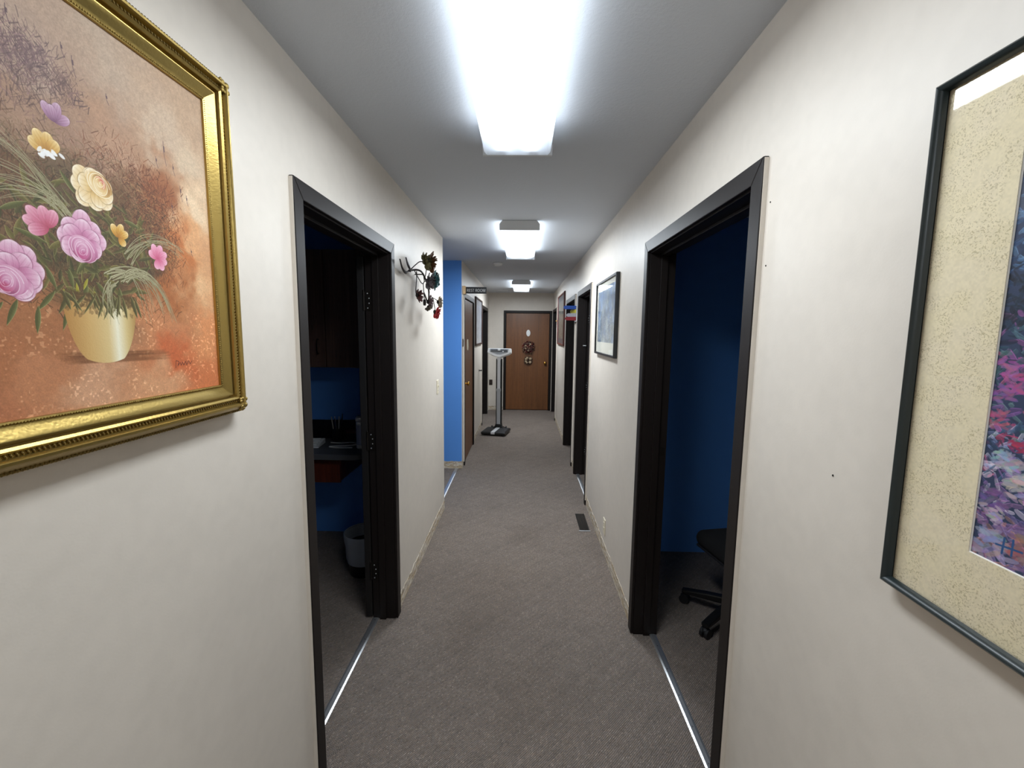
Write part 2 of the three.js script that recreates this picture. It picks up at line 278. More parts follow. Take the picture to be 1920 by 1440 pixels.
// metal carpet bars in the openings
function carpetBar(n, label, x0, x1, z0, z1, low) {
  const o = structure('trim_' + n, label), a = Math.min(x0, x1), b = Math.max(x0, x1);
  const prof = (s) => poly([[a, 0.0], [a, s > 0 ? 0.0045 : 0.003], [lerp(a, b, 0.25), 0.006], [lerp(a, b, 0.75), 0.006], [b, s > 0 ? 0.003 : 0.0045], [b, 0.0]], z1 - z0).translate(0, 0, -z1);
  part(o, 'bar', prof(low), M.aluminium);
  const pts = []; for (let z = z0 + 0.09; z < z1; z += 0.16) pts.push(ball(0.0032, (a + b) / 2, 0.006, -z, 1, 0.35, 1, 8, 6)); part(o, 'screw', merge(pts), M.screw_steel);
}
carpetBar(1, 'bright metal carpet bar across the left office doorway', -0.832, -0.798, 1.427, 2.338, 1);
carpetBar(2, 'bright metal carpet bar across the right doorway', 0.716, 0.75, 1.278, 2.259, -1);
carpetBar(3, 'bright metal carpet bar across the side passage', -0.79, -0.752, 3.93, 5.144, 1);
carpetBar(4, 'metal carpet bar in the second right doorway', 0.645, 0.68, 4.145, 5.005, -1);

// ---------------------------------------------------------------- ceiling lights
function ceilingLight(label, z0, z1, power = 1) {
  const t = thing('ceiling_light', label, 'light', [-0.033, CEIL, (z0 + z1) / 2], 0, 'fluorescent ceiling lights'), L = (z1 - z0) / 2, hw = 0.139, yb = -0.066, ys = -0.026, le = 0.15;
  part(t, 'housing', lbox(-0.122, 0.122, -0.028, 0, -L + 0.012, L - 0.012, 0.003), M.lamp_housing);
  const shell = (len) => { const o = [[-hw, ys], [-hw, yb + 0.012], [-hw + 0.012, yb], [hw - 0.012, yb], [hw, yb + 0.012], [hw, ys]], k = 0.0025, inn = [[hw - k, ys], [hw - k, yb + 0.0135], [hw - 0.0135, yb + k], [-hw + 0.0135, yb + k], [-hw + k, yb + 0.0135], [-hw + k, ys]]; return poly([...o, ...inn], len); };
  part(t, 'lens', shell(2 * L - 0.03 - le).translate(0, 0, -L + 0.015 + le), M.lamp_lens, 'glowing white prismatic lens');
  part(t, 'lens_end', shell(le).translate(0, 0, -L + 0.015), M.lamp_lens_end, 'translucent end of the lens past the tubes');
  for (const x of [-0.062, 0.062]) { const tb = part(t, 'tube', cyl(0.0127, 0.0127, 2 * L - 0.12, x, -0.046, 0.0, 'z', 14), M.lamp_tube); part(tb, 'tube_cap', merge([cyl(0.013, 0.013, 0.02, x, -0.046, -L + 0.05, 'z', 14), lbox(x - 0.012, x + 0.012, -0.06, -0.028, -L + 0.028, -L + 0.04)]), M.lamp_housing); }
  for (const s of [-1, 1]) {
    const cap = poly([[-0.146, yb - 0.002], [0.146, yb - 0.002], [0.147, -0.026], [0.139, -0.016], [0.125, -0.001], [-0.125, -0.001], [-0.139, -0.016], [-0.147, -0.026]], 0.016, 0.003);
    part(t, 'end_cap', cap.translate(0, 0, s > 0 ? L - 0.016 : -L), M.lamp_housing, 'grey end cap');
  }
  const add = (w, h, x, y, rx, ry, k) => { const l = new THREE.RectAreaLight(LAMP, k * power, w, h); l.name = 'ceiling_light_glow'; l.position.set(x, y, 0.06); l.rotation.set(rx, ry, 0, 'YXZ'); t.add(l); };
  add(0.25, 2 * L - 0.2, 0, yb - 0.003, -Math.PI / 2, 0, DOWN_LIGHT);
  add(2 * L - 0.2, 0.018, hw + 0.006, -0.057, 0.25, -Math.PI / 2, SIDE_LIGHT);
  add(2 * L - 0.2, 0.018, -hw - 0.006, -0.057, 0.25, Math.PI / 2, SIDE_LIGHT);
  return t;
}
ceilingLight('nearest fluorescent ceiling light, its near end out of view', 0.65, 1.97, 0.74);
ceilingLight('middle fluorescent ceiling light with grey end cap', 3.31, 4.65, 1.5);
ceilingLight('added fluorescent ceiling light behind the viewer, unseen fill for the near walls', -2.05, -0.72, 0.75);  // unseen fixture, added as fill to even out the near walls
ceilingLight('farthest fluorescent ceiling light before the end door', 6.98, 8.33, 1.35);
{ const t = thing('smoke_detector', 'round pale smoke detector on the ceiling past the middle light', 'smoke detector', [-0.30, CEIL, 5.3]);
  const prof = [[0, 0], [0.056, 0], [0.056, -0.01], [0.05, -0.024], [0.038, -0.031], [0, -0.033]].map(([r, y]) => new THREE.Vector2(r, y)).reverse();
  part(t, 'body', new THREE.LatheGeometry(prof, 28), M.white_plastic); part(t, 'sensor_ring', new THREE.TorusGeometry(0.03, 0.004, 8, 24).rotateX(Math.PI / 2).translate(0, -0.0315, 0), M.lamp_housing); }
{ const t = thing('ceiling_vent', 'flat dark ceiling air vent near the end wall', 'vent', [-0.43, CEIL, 8.72]);
  part(t, 'frame', merge([lbox(-0.13, 0.13, -0.008, 0, -0.085, -0.065, 0.002), lbox(-0.13, 0.13, -0.008, 0, 0.065, 0.085, 0.002), lbox(-0.13, -0.112, -0.008, 0, -0.065, 0.065), lbox(0.112, 0.13, -0.008, 0, -0.065, 0.065)]), M.lamp_housing);
  part(t, 'dark_backing', lbox(-0.112, 0.112, -0.0006, 0, -0.066, 0.066), M.black_plastic);  // thin black sheet stands in for the shade inside the vent
  for (let i = 0; i < 7; i++) { const s = part(t, 'slat', lbox(-0.112, 0.112, -0.001, 0.001, -0.009, 0.009), M.lamp_housing); s.position.set(0, -0.006, -0.054 + i * 0.018); s.rotation.x = 0.6; } }

// ---------------------------------------------------------------- pictures
function strokes(ctx, r, n, f) { for (let i = 0; i < n; i++) f(ctx, r, i); }
const rgb = (c, a = 1) => `rgba(${c.map((v) => Math.round(v)).join(',')},${a})`;
function blade(ctx, x0, y0, cx, cy, x1, y1, w, col, edge) {       // a tapering painted blade of grass
  for (const [k, c] of [[1, col], [0.35, edge ?? col]]) {
    ctx.strokeStyle = c; ctx.lineCap = 'round';
    let px = x0, py = y0;
    for (let i = 1; i <= 18; i++) { const t = i / 18, x = (1 - t) ** 2 * x0 + 2 * t * (1 - t) * cx + t * t * x1, y = (1 - t) ** 2 * y0 + 2 * t * (1 - t) * cy + t * t * y1; ctx.lineWidth = Math.max(0.6, w * k * (1 - t * 0.85)); ctx.beginPath(); ctx.moveTo(px, py); ctx.lineTo(x, y); ctx.stroke(); px = x; py = y; }
  }
}
function leaf(ctx, x, y, len, wid, ang, col, light) {
  ctx.save(); ctx.translate(x, y); ctx.rotate(ang); const g = ctx.createLinearGradient(0, -wid, 0, wid); g.addColorStop(0, light); g.addColorStop(0.55, col); g.addColorStop(1, col); ctx.fillStyle = g;
  ctx.beginPath(); ctx.moveTo(0, 0); ctx.quadraticCurveTo(len * 0.4, -wid, len, 0); ctx.quadraticCurveTo(len * 0.4, wid, 0, 0); ctx.fill(); ctx.strokeStyle = light; ctx.lineWidth = 1.2; ctx.beginPath(); ctx.moveTo(0, 0); ctx.quadraticCurveTo(len * 0.4, -wid, len, 0); ctx.stroke(); ctx.restore();
}
function petal(ctx, x, y, len, wid, ang, deep, mid, tip) {         // one brush-loaded petal, pale towards its rim
  ctx.save(); ctx.translate(x, y); ctx.rotate(ang);
  const shape = (k) => { ctx.beginPath(); ctx.moveTo(0, 0); ctx.bezierCurveTo(len * 0.15, -wid * k, len * 0.9, -wid * 1.05 * k, len * k, -wid * 0.12); ctx.bezierCurveTo(len * 1.0 * k, wid * 0.85 * k, len * 0.3, wid * k, 0, 0); };
  const g = ctx.createLinearGradient(0, 0, len, 0); g.addColorStop(0, rgb(deep)); g.addColorStop(0.5, rgb(mid)); g.addColorStop(0.86, rgb(mid.map((v, i) => lerp(v, tip[i], 0.55)))); g.addColorStop(1, rgb(tip)); ctx.fillStyle = rgb(deep.map((v) => v * 0.72), 0.35); shape(1.05); ctx.fill(); ctx.fillStyle = g; shape(1); ctx.fill();
  for (let i = 0; i < 5; i++) { const q = -0.5 + i * 0.25; ctx.strokeStyle = rgb(i % 2 ? tip : deep, 0.16); ctx.lineWidth = 2.2; ctx.beginPath(); ctx.moveTo(len * 0.25, wid * q * 0.4); ctx.quadraticCurveTo(len * 0.6, wid * q * 0.9, len * 0.93, wid * q * 0.7); ctx.stroke(); }
  ctx.strokeStyle = rgb(tip, 0.5); ctx.lineWidth = 1.4; ctx.beginPath(); ctx.moveTo(len * 0.62, -wid * 0.76); ctx.bezierCurveTo(len * 0.88, -wid * 0.78, len * 0.97, -wid * 0.4, len * 0.98, -wid * 0.1); ctx.stroke(); ctx.restore();
}
function rose(ctx, r, x, y, R, deep, mid, tip, cx = 0, cy = 0, core = deep) {     // broad overlapping petals round a nested heart that sits off centre
  const away = Math.atan2(-cy, -cx), ring = (n, q, wid, k, spread) => { for (let i = 0; i < n; i++) { const a = away + ((i % 2 ? 1 : -1) * Math.ceil(i / 2)) * (spread / n) + 0.25 * (r() - 0.5); petal(ctx, x + cx * k, y + cy * k, q * (0.9 + 0.2 * r()) * (1 - 0.14 * Math.abs(a - away)), q * wid, a, deep, mid, tip); } };
  ring(9, R * 1.12, 0.44, 0.1, 6.283); ring(7, R * 0.92, 0.5, 0.45, 6.0);
  for (let k = 0; k < 7; k++) {                                       // nested cups, each pale at its rim and deep inside
    const q = R * (0.52 - k * 0.072), t = 0.9 * k, ox = x + cx * (0.75 + 0.05 * k) + 2 * Math.cos(t), oy = y + cy * (0.75 + 0.05 * k) + 2 * Math.sin(t), an = away + 0.5 * Math.sin(k * 2.1), g = ctx.createLinearGradient(ox + q * Math.cos(an), oy + q * Math.sin(an), ox - q * Math.cos(an), oy - q * Math.sin(an));
    const inner = k > 2 ? core : deep; g.addColorStop(0, rgb(mid.map((v, i) => lerp(v, tip[i], 0.5)))); g.addColorStop(0.45, rgb(mid)); g.addColorStop(0.8, rgb(mid.map((v, i) => lerp(v, inner[i], 0.6)))); g.addColorStop(1, rgb(inner)); ctx.fillStyle = g; ctx.beginPath(); ctx.ellipse(ox, oy, q * 1.06, q * 0.84, 0.5 + k * 0.35, 0, 7); ctx.fill();
    ctx.strokeStyle = rgb(tip, 0.8); ctx.lineWidth = 2.4 - 0.2 * k; ctx.lineCap = 'round'; ctx.beginPath(); ctx.ellipse(ox, oy, q * 1.04, q * 0.82, 0.5 + k * 0.35, 2 * k, 2 * k + 3.4); ctx.stroke();
  }
}
const bouquet = canvasTexture(1024, 1222, (ctx, W, H) => {
  const r = rng(404), A = [[584, 72, 180, 156, 134], [911, 286, 198, 174, 146], [1000, 60, 176, 146, 118], [300, 130, 178, 152, 132], [782, 237, 188, 163, 138], [960, 480, 222, 194, 160], [930, 600, 214, 160, 112], [860, 640, 186, 112, 62], [763, 437, 150, 92, 56], [677, 592, 126, 82, 52], [780, 790, 168, 100, 54], [930, 800, 222, 176, 130], [960, 1000, 212, 140, 90], [960, 1180, 198, 114, 68], [800, 1090, 192, 98, 54], [700, 1180, 206, 150, 108], [471, 1170, 202, 152, 116], [308, 1135, 186, 124, 84], [200, 1200, 178, 112, 74], [200, 1000, 170, 108, 68], [330, 960, 166, 108, 68], [700, 950, 196, 130, 86], [250, 600, 112, 82, 56], [400, 560, 98, 78, 54], [350, 760, 88, 74, 46], [500, 800, 92, 72, 44], [650, 740, 90, 68, 46], [300, 400, 164, 130, 106], [450, 380, 158, 124, 102], [620, 400, 176, 138, 110], [360, 240, 174, 148, 130], [200, 300, 172, 146, 126], [100, 700, 110, 84, 58], [60, 200, 176, 150, 128], [60, 1000, 168, 106, 66], [560, 560, 112, 82, 54]];
  const n1 = valueNoise(1, 64), n2 = valueNoise(2, 256), n3 = valueNoise(3, 64), im = ctx.createImageData(W, H);
  for (let y = 0; y < H; y++) for (let x = 0; x < W; x++) {
    const wx = x + 130 * (n1(x / 90, y / 90) - 0.5) + 40 * (n3(x / 26, y / 26) - 0.5), wy = y + 130 * (n3(x / 90 + 9, y / 90) - 0.5) + 40 * (n1(x / 26, y / 26 + 5) - 0.5);
    let s = 0, c0 = 0, c1 = 0, c2 = 0; for (const a of A) { const q = 1 / (((wx - a[0]) ** 2 + (wy - a[1]) ** 2) ** 1.6 + 1e4); s += q; c0 += q * a[2]; c1 += q * a[3]; c2 += q * a[4]; }
    let k = 0.94 + 0.1 * n2(x / 3, y / 3) + 0.07 * (n2(x / 9, y / 9 + 3) - 0.5), sp = y > 900 ? smooth(0.72, 0.85, n2(x / 7 + 3, y / 7)) * smooth(0.4, 0.6, n1(x / 60, y / 60)) * 34 : 0; const i = (y * W + x) * 4;
    im.data[i] = clamp(c0 / s * k + sp, 0, 255); im.data[i + 1] = clamp(c1 / s * k + sp, 0, 255); im.data[i + 2] = clamp(c2 / s * k + sp * 0.9, 0, 255); im.data[i + 3] = 255;
  }
  ctx.putImageData(im, 0, 0);
  // table shade under the vase is part of the painted picture
  for (let i = 0; i < 60; i++) { ctx.strokeStyle = rgb([96, 52, 24], 0.10); ctx.lineWidth = 5; const y = 1042 + 36 * r(), x = 330 + 90 * r(); ctx.beginPath(); ctx.moveTo(x, y); ctx.lineTo(x + 230 + 150 * r(), y + 8 * r()); ctx.stroke(); }
  // dry dark sprays and scribbled undergrowth
  for (const [cx, cy, sx, sy, n, c] of [[300, 250, 60, 60, 420, [110, 84, 84]], [360, 215, 50, 50, 260, [104, 80, 80]], [440, 265, 45, 40, 260, [112, 86, 80]], [240, 210, 60, 60, 220, [120, 94, 92]], [330, 330, 70, 60, 220, [110, 84, 76]], [560, 420, 90, 60, 200, [110, 70, 50]], [700, 470, 80, 70, 360, [96, 54, 32]], [780, 560, 70, 90, 320, [120, 64, 32]], [690, 640, 110, 90, 460, [78, 48, 30]], [520, 700, 160, 120, 520, [66, 50, 30]], [330, 720, 140, 130, 520, [70, 54, 32]], [250, 560, 110, 120, 360, [96, 66, 46]], [760, 720, 70, 80, 260, [104, 60, 32]], [430, 850, 140, 50, 260, [92, 62, 34]], [660, 900, 120, 60, 160, [120, 78, 44]]]) {
    for (let i = 0; i < n; i++) { const g = () => (r() + r() + r() - 1.5) * 1.3, x = cx + sx * g(), y = cy + sy * g(), a = -1.57 + 2.4 * (r() - 0.5), l = 10 + 26 * r(), j = 0.7 + 0.6 * r(); ctx.strokeStyle = rgb(c.map((v) => v * j), 0.35 + 0.4 * r()); ctx.lineWidth = 1 + 2.2 * r(); ctx.beginPath(); ctx.moveTo(x, y); ctx.quadraticCurveTo(x + l * Math.cos(a) * 0.5 + 8 * (r() - 0.5), y + l * Math.sin(a) * 0.5, x + l * Math.cos(a), y + l * Math.sin(a)); ctx.stroke(); }
  }
  for (const [x, y, h] of [[470, 150, 60], [575, 205, 34], [800, 260, 90], [440, 130, 40], [840, 330, 40], [870, 400, 60], [900, 430, 40], [760, 330, 40], [820, 480, 40], [300, 120, 50], [905, 640, 30]]) { ctx.strokeStyle = rgb([78, 58, 66], 0.75); ctx.lineWidth = 2; ctx.beginPath(); ctx.moveTo(x + 8, y + h); ctx.quadraticCurveTo(x - 4, y + h / 2, x, y); ctx.stroke(); ctx.lineWidth = 5; ctx.beginPath(); ctx.moveTo(x + 2, y + h * 0.45); ctx.lineTo(x + 1, y + h * 0.2); ctx.stroke(); }
  for (let i = 0; i < 2600; i++) { const a = r() * 6.283, d = Math.sqrt(r()), x = 440 + 400 * d * Math.cos(a), y = 640 + 250 * d * Math.sin(a), q = 7 + 24 * r(), c = [[54, 40, 24], [112, 94, 58], [84, 64, 38], [142, 118, 78], [100, 58, 34], [66, 60, 34]][Math.floor(r() * 6)], e = r() * 6.28; ctx.strokeStyle = rgb(c, (0.5 + 0.4 * r()) * (1 - 0.75 * d * d)); ctx.lineWidth = 1 + 2 * r(); ctx.beginPath(); ctx.ellipse(x, y, q, q * (0.3 + 0.5 * r()), r() * 3.1, e, e + 1.2 + 1.4 * r()); ctx.stroke(); }
  // olive mass behind the flowers, leaves
  for (let i = 0; i < 240; i++) { const x = 200 + 560 * r(), y = 540 + 330 * r(), d = Math.hypot((x - 430) / 300, (y - 720) / 190); if (d > 1) continue; const k = r(); leaf(ctx, x, y, 26 + 46 * r(), 7 + 11 * r(), r() * 6.28, rgb([62 + 40 * k, 60 + 34 * k, 30 + 14 * k], 0.85), rgb([110 + 60 * k, 108 + 50 * k, 66 + 30 * k], 0.8)); }
  for (const [x, y, l, a] of [[260, 700, 90, 0.3], [230, 660, 80, -0.5], [330, 790, 70, 1.2], [395, 790, 60, 1.4], [420, 800, 80, -0.9], [450, 830, 60, 1.9], [560, 560, 70, -1.9], [440, 560, 70, -2.2], [480, 820, 60, 0.9], [560, 830, 60, 1.5], [350, 860, 80, 2.3], [250, 890, 80, 2.0], [300, 905, 80, 1.7], [390, 890, 90, 1.9], [215, 900, 70, 2.3], [600, 600, 60, 0.2]]) leaf(ctx, x, y, l, 15, a, rgb([82, 82, 40]), rgb([150, 150, 96]));
  for (const [x, y, a] of [[415, 830, 1.5], [470, 850, 1.4], [375, 850, 1.6], [452, 812, 2.0]]) leaf(ctx, x, y, 40, 9, a, rgb([150, 140, 40]), rgb([190, 184, 84]));
  // vase
  const vg = ctx.createLinearGradient(365, 0, 622, 0); vg.addColorStop(0, rgb([176, 128, 66])); vg.addColorStop(0.3, rgb([202, 164, 102])); vg.addColorStop(0.55, rgb([214, 188, 132])); vg.addColorStop(0.68, rgb([238, 232, 206])); vg.addColorStop(0.82, rgb([210, 186, 128])); vg.addColorStop(1, rgb([164, 122, 64]));
  ctx.fillStyle = vg; ctx.beginPath(); ctx.moveTo(366, 872); ctx.bezierCurveTo(368, 950, 392, 1040, 428, 1066); ctx.quadraticCurveTo(490, 1094, 556, 1070); ctx.bezierCurveTo(596, 1030, 618, 940, 622, 862); ctx.lineTo(366, 866); ctx.fill();
  for (let i = 0; i < 500; i++) { const x = 366 + 256 * r(), y = 860 + 70 * r() * r(); ctx.fillStyle = rgb([88, 66, 34], 0.35); ctx.beginPath(); ctx.ellipse(x, y, 3 + 9 * r(), 2 + 4 * r(), r() * 3, 0, 7); ctx.fill(); }
  for (let i = 0; i < 26; i++) leaf(ctx, 370 + 250 * r(), 852 + 14 * r(), 40 + 50 * r(), 8 + 6 * r(), 0.8 + 1.6 * r(), rgb([78, 70, 34]), rgb([150, 144, 92]));
  // long pale blades
  const B = (x0, y0, cx, cy, x1, y1, w = 5) => blade(ctx, x0, y0, cx, cy, x1, y1, w, rgb([120, 112, 78]), rgb([206, 200, 164]));
  for (let i = 0; i < 26; i++) { const a = r(); B(510 + 90 * r(), 770 + 40 * r(), 620 + 120 * a, 690 + 60 * r(), 640 + 170 * a + 20 * r(), 880 + 70 * r(), 4 + 3 * r()); }
  for (let i = 0; i < 12; i++) B(590 + 30 * r(), 690 + 60 * r(), 690 + 60 * r(), 560 + 70 * r(), 840 + 60 * r(), 640 + 90 * r(), 3);
  for (let i = 0; i < 16; i++) B(420 + 40 * r(), 640 + 60 * r(), 330 + 60 * r(), 500 + 60 * r(), 150 + 70 * r(), 520 + 140 * r(), 3.5 + 2.5 * r());
  for (let i = 0; i < 14; i++) B(360 + 60 * r(), 600 + 20 * r(), 300 + 60 * r(), 480 + 30 * r(), 200 + 60 * r(), 430 + 60 * r(), 2.5);
  for (let i = 0; i < 10; i++) B(510 + 50 * r(), 800 + 30 * r(), 470 + 60 * r(), 850, 500 + 60 * r(), 930 + 30 * r(), 5);
  for (let i = 0; i < 90; i++) { const x = 620 + 210 * r(), y = 460 + 220 * r(), q = 8 + 14 * r(); ctx.strokeStyle = rgb(r() > 0.5 ? [70, 40, 24] : [196, 150, 96], 0.6); ctx.lineWidth = 1.6; ctx.beginPath(); ctx.ellipse(x, y, q, q * 0.6, r(), 3, 5.4); ctx.stroke(); }
  // flowers
  const PINK = [[150, 70, 104], [202, 132, 166], [240, 216, 226]], LILAC = [[118, 80, 104], [164, 122, 148], [206, 176, 194]], CREAM = [[158, 112, 54], [222, 188, 128], [248, 236, 212]];
  for (const [a, q] of [[-0.5, 52], [-1.3, 60], [-2.1, 54], [-1.7, 46]]) petal(ctx, 398, 372, q, 20, a, ...LILAC);
  for (const [a, q] of [[-2.7, 56], [-2.1, 62], [-1.5, 56], [-0.9, 48]]) petal(ctx, 372, 466, q, 24, a, [170, 118, 50], [206, 160, 84], [240, 220, 168]);
  for (let i = 0; i < 14; i++) { ctx.fillStyle = rgb([240, 238, 236], 0.9); ctx.beginPath(); ctx.ellipse(348 + 64 * r(), 460 + 22 * r(), 10, 5, r() * 3, 0, 7); ctx.fill(); }
  for (const [a, q] of [[-2.9, 70], [-2.4, 74], [-1.8, 62], [-1.2, 58], [2.9, 58]]) petal(ctx, 352, 682, q, 24, a, [176, 74, 96], [206, 120, 144], [238, 190, 204]);
  rose(ctx, r, 505, 522, 80, ...CREAM, 22, -18, [206, 110, 96]);
  for (const [a, q] of [[-2.0, 46], [-1.2, 50], [-0.5, 44], [0.8, 34]]) petal(ctx, 574, 662, q, 18, a, [170, 112, 40], [206, 154, 66], [244, 226, 176]);
  rose(ctx, r, 448, 700, 86, ...PINK, -2, 30, [186, 84, 130]);
  rose(ctx, r, 250, 822, 88, ...PINK, -22, 26, [176, 62, 98]);
  rose(ctx, r, 130, 700, 70, ...PINK, 0, 10);
  for (const [a, q] of [[-2.6, 44], [-1.9, 54], [-1.2, 54], [-0.5, 50], [0.3, 44], [1.1, 46], [1.8, 40]]) petal(ctx, 732, 706, q, 20, a, [196, 86, 120], [218, 134, 160], [240, 196, 210]);
  ctx.strokeStyle = rgb([86, 40, 24]); ctx.lineWidth = 2.4; ctx.beginPath(); ctx.moveTo(778, 1120); for (const [x, y] of [[782, 1092], [796, 1096], [790, 1112], [802, 1100], [806, 1112], [814, 1100], [820, 1112], [832, 1098], [836, 1112], [848, 1096], [856, 1110], [866, 1098]]) ctx.lineTo(x, y); ctx.stroke();
});
const garden = canvasTexture(900, 1112, (ctx, W, H) => {            // thick-brushed garden path; 0.45 m by 0.556 m
  const r = rng(505), zones = [[0, 0.12, [[44, 62, 96], [60, 84, 122], [34, 50, 82]]], [0.12, 0.34, [[40, 66, 104], [72, 106, 146], [30, 46, 74], [92, 126, 160]]], [0.3, 0.44, [[22, 26, 38], [34, 38, 50], [28, 44, 60]]], [0.4, 0.58, [[28, 48, 66], [40, 72, 84], [70, 98, 110], [150, 80, 140], [30, 38, 60]]], [0.5, 0.7, [[176, 86, 150], [190, 92, 124], [120, 78, 140], [60, 92, 96], [34, 40, 60], [92, 120, 120]]], [0.66, 0.8, [[150, 164, 196], [196, 190, 206], [62, 90, 120], [40, 60, 86], [186, 60, 96], [120, 130, 170]]], [0.76, 0.92, [[124, 92, 140], [150, 108, 156], [206, 190, 208], [96, 66, 112], [84, 80, 128]]], [0.88, 1.02, [[128, 110, 156], [178, 160, 186], [150, 96, 120], [172, 120, 112], [110, 84, 130]]]];
  ctx.fillStyle = rgb([50, 62, 90]); ctx.fillRect(0, 0, W, H);
  for (let i = 0; i < 5200; i++) {
    const z = zones[Math.floor(r() * zones.length)], y = H * lerp(z[0], z[1], r()), x = W * r(), c = z[2][Math.floor(r() * z[2].length)], k = 0.85 + 0.3 * r(), l = 10 + 34 * r(), a = (r() - 0.5) * 2.4, w = 5 + 12 * r();
    ctx.save(); ctx.translate(x, y); ctx.rotate(a); ctx.fillStyle = rgb(c.map((v) => v * k), 0.6); ctx.beginPath(); ctx.ellipse(0, 0, l * 0.6, w * 0.45, 0, 0, 7); ctx.fill(); ctx.strokeStyle = rgb(c.map((v) => Math.min(255, v * 1.35 + 14)), 0.5); ctx.lineWidth = 1.4; ctx.beginPath(); ctx.moveTo(-l * 0.5, -w * 0.3); ctx.lineTo(l * 0.5, -w * 0.34); ctx.stroke(); ctx.restore();
  }
  for (const [x, y, q, c] of [[46, 600, 44, [186, 96, 162]], [30, 660, 46, [150, 92, 160]], [60, 640, 40, [176, 90, 150]], [20, 730, 44, [196, 96, 130]], [84, 790, 30, [190, 56, 96]], [90, 850, 60, [202, 186, 206]], [60, 830, 40, [170, 180, 208]], [110, 900, 56, [206, 186, 200]], [40, 940, 50, [120, 100, 158]], [44, 980, 40, [190, 176, 196]], [60, 1060, 70, [176, 166, 196]], [130, 1040, 60, [170, 118, 116]]]) for (let i = 0; i < 26; i++) { ctx.save(); ctx.translate(x + q * (r() - 0.5) * 1.3, y + q * (r() - 0.5)); ctx.rotate((r() - 0.5) * 1.6); ctx.fillStyle = rgb(c.map((v) => v * (0.75 + 0.35 * r())), 0.6); ctx.beginPath(); ctx.ellipse(0, 0, q * 0.3, q * 0.1, 0, 0, 7); ctx.fill(); ctx.restore(); }
  ctx.strokeStyle = rgb([44, 84, 136]); ctx.lineWidth = 5; ctx.lineCap = 'round'; const ln = (...p) => { ctx.beginPath(); ctx.moveTo(p[0], p[1]); for (let i = 2; i < p.length; i += 2) ctx.lineTo(p[i], p[i + 1]); ctx.stroke(); };
  ln(84, 1030, 82, 1072); ln(104, 1026, 104, 1068); ln(66, 1054, 126, 1048); ln(136, 1064, 138, 1022, 160, 1060, 162, 1018);
});
const speckle = (() => { const a = valueNoise(91, 256), b = valueNoise(92, 16), c = valueNoise(93, 128); return dataTexture(1024, 1024, (x, y) => { const d = smooth(0.66, 0.76, a(x / 4, y / 4)) * smooth(0.15, 0.6, b(x / 64, y / 64)) * (0.5 + 0.5 * c(x / 8, y / 8)), v = 0.97 + 0.05 * c(x / 8 + 5, y / 8), k = b(x / 64 + 4, y / 64 + 9); return [lerp(230, 160, d * 0.55) * v, lerp(217, 146, d * 0.55) * v, lerp(188, 112, d * 0.55) * v - 5 * k]; }); })();
function misty(seed, sky, dark, light, w = 512, h = 512, towers = 0) {
  return canvasTexture(w, h, (ctx) => {
    const r = rng(seed), g = ctx.createLinearGradient(0, 0, 0, h); g.addColorStop(0, rgb(sky)); g.addColorStop(0.5, rgb(sky.map((v, i) => lerp(v, light[i], 0.5)))); g.addColorStop(1, rgb(light)); ctx.fillStyle = g; ctx.fillRect(0, 0, w, h);
    for (let i = 0; i < 900; i++) { const y = h * (0.05 + 0.95 * r()), x = w * r(), q = 8 + 40 * r(), c = r() > 0.5 ? dark : r() > 0.4 ? light : sky, k = 0.85 + 0.3 * r(); ctx.fillStyle = rgb(c.map((v) => v * k), 0.16 + 0.2 * (y / h)); ctx.beginPath(); ctx.ellipse(x, y, q, q * (0.3 + 0.8 * r()), r() * 3, 0, 7); ctx.fill(); }
    for (let i = 0; i < towers; i++) { const x = w * (0.15 + 0.3 * r()), y = h * (0.3 + 0.12 * r()), q = 16 + 26 * r(); ctx.fillStyle = rgb(dark, 0.5); ctx.beginPath(); ctx.moveTo(x, y); ctx.lineTo(x + q, y + h * 0.36); ctx.lineTo(x - q, y + h * 0.36); ctx.fill(); }
    for (let i = 0; i < 260; i++) { const x = w * r(), y = h * (0.5 + 0.5 * r()); ctx.fillStyle = rgb(light.map((v) => Math.min(255, v * 1.15)), 0.35); ctx.beginPath(); ctx.ellipse(x, y, 3 + 10 * r(), 2 + 4 * r(), 0, 0, 7); ctx.fill(); }
  });
}
function sheet(w, h, z, x = 0, y = 0, t = 0.0012) { const g = new THREE.BoxGeometry(w, h, t).translate(x, y, z - t / 2); return g; }
function matBoard(ow, oh, iw, ih, z, t, dy = 0) {                    // mat with a bevelled window
  const s = new THREE.Shape([[-ow / 2, -oh / 2], [ow / 2, -oh / 2], [ow / 2, oh / 2], [-ow / 2, oh / 2]].map((p) => new THREE.Vector2(...p))); s.holes.push(new THREE.Path([[-iw / 2, -ih / 2 + dy], [-iw / 2, ih / 2 + dy], [iw / 2, ih / 2 + dy], [iw / 2, -ih / 2 + dy]].map((p) => new THREE.Vector2(...p))));
  return planarUV(new THREE.ExtrudeGeometry(s, { depth: t, bevelEnabled: false }).translate(0, 0, z - t));
}
function windowBevel(iw, ih, z, t, dy = 0) { return merge(['top', 'bottom', 'left', 'right'].map((s) => rail([[-0.0012, z - t], [0.0006, z + 0.0001]], s, iw, ih).translate(0, dy, 0))); }
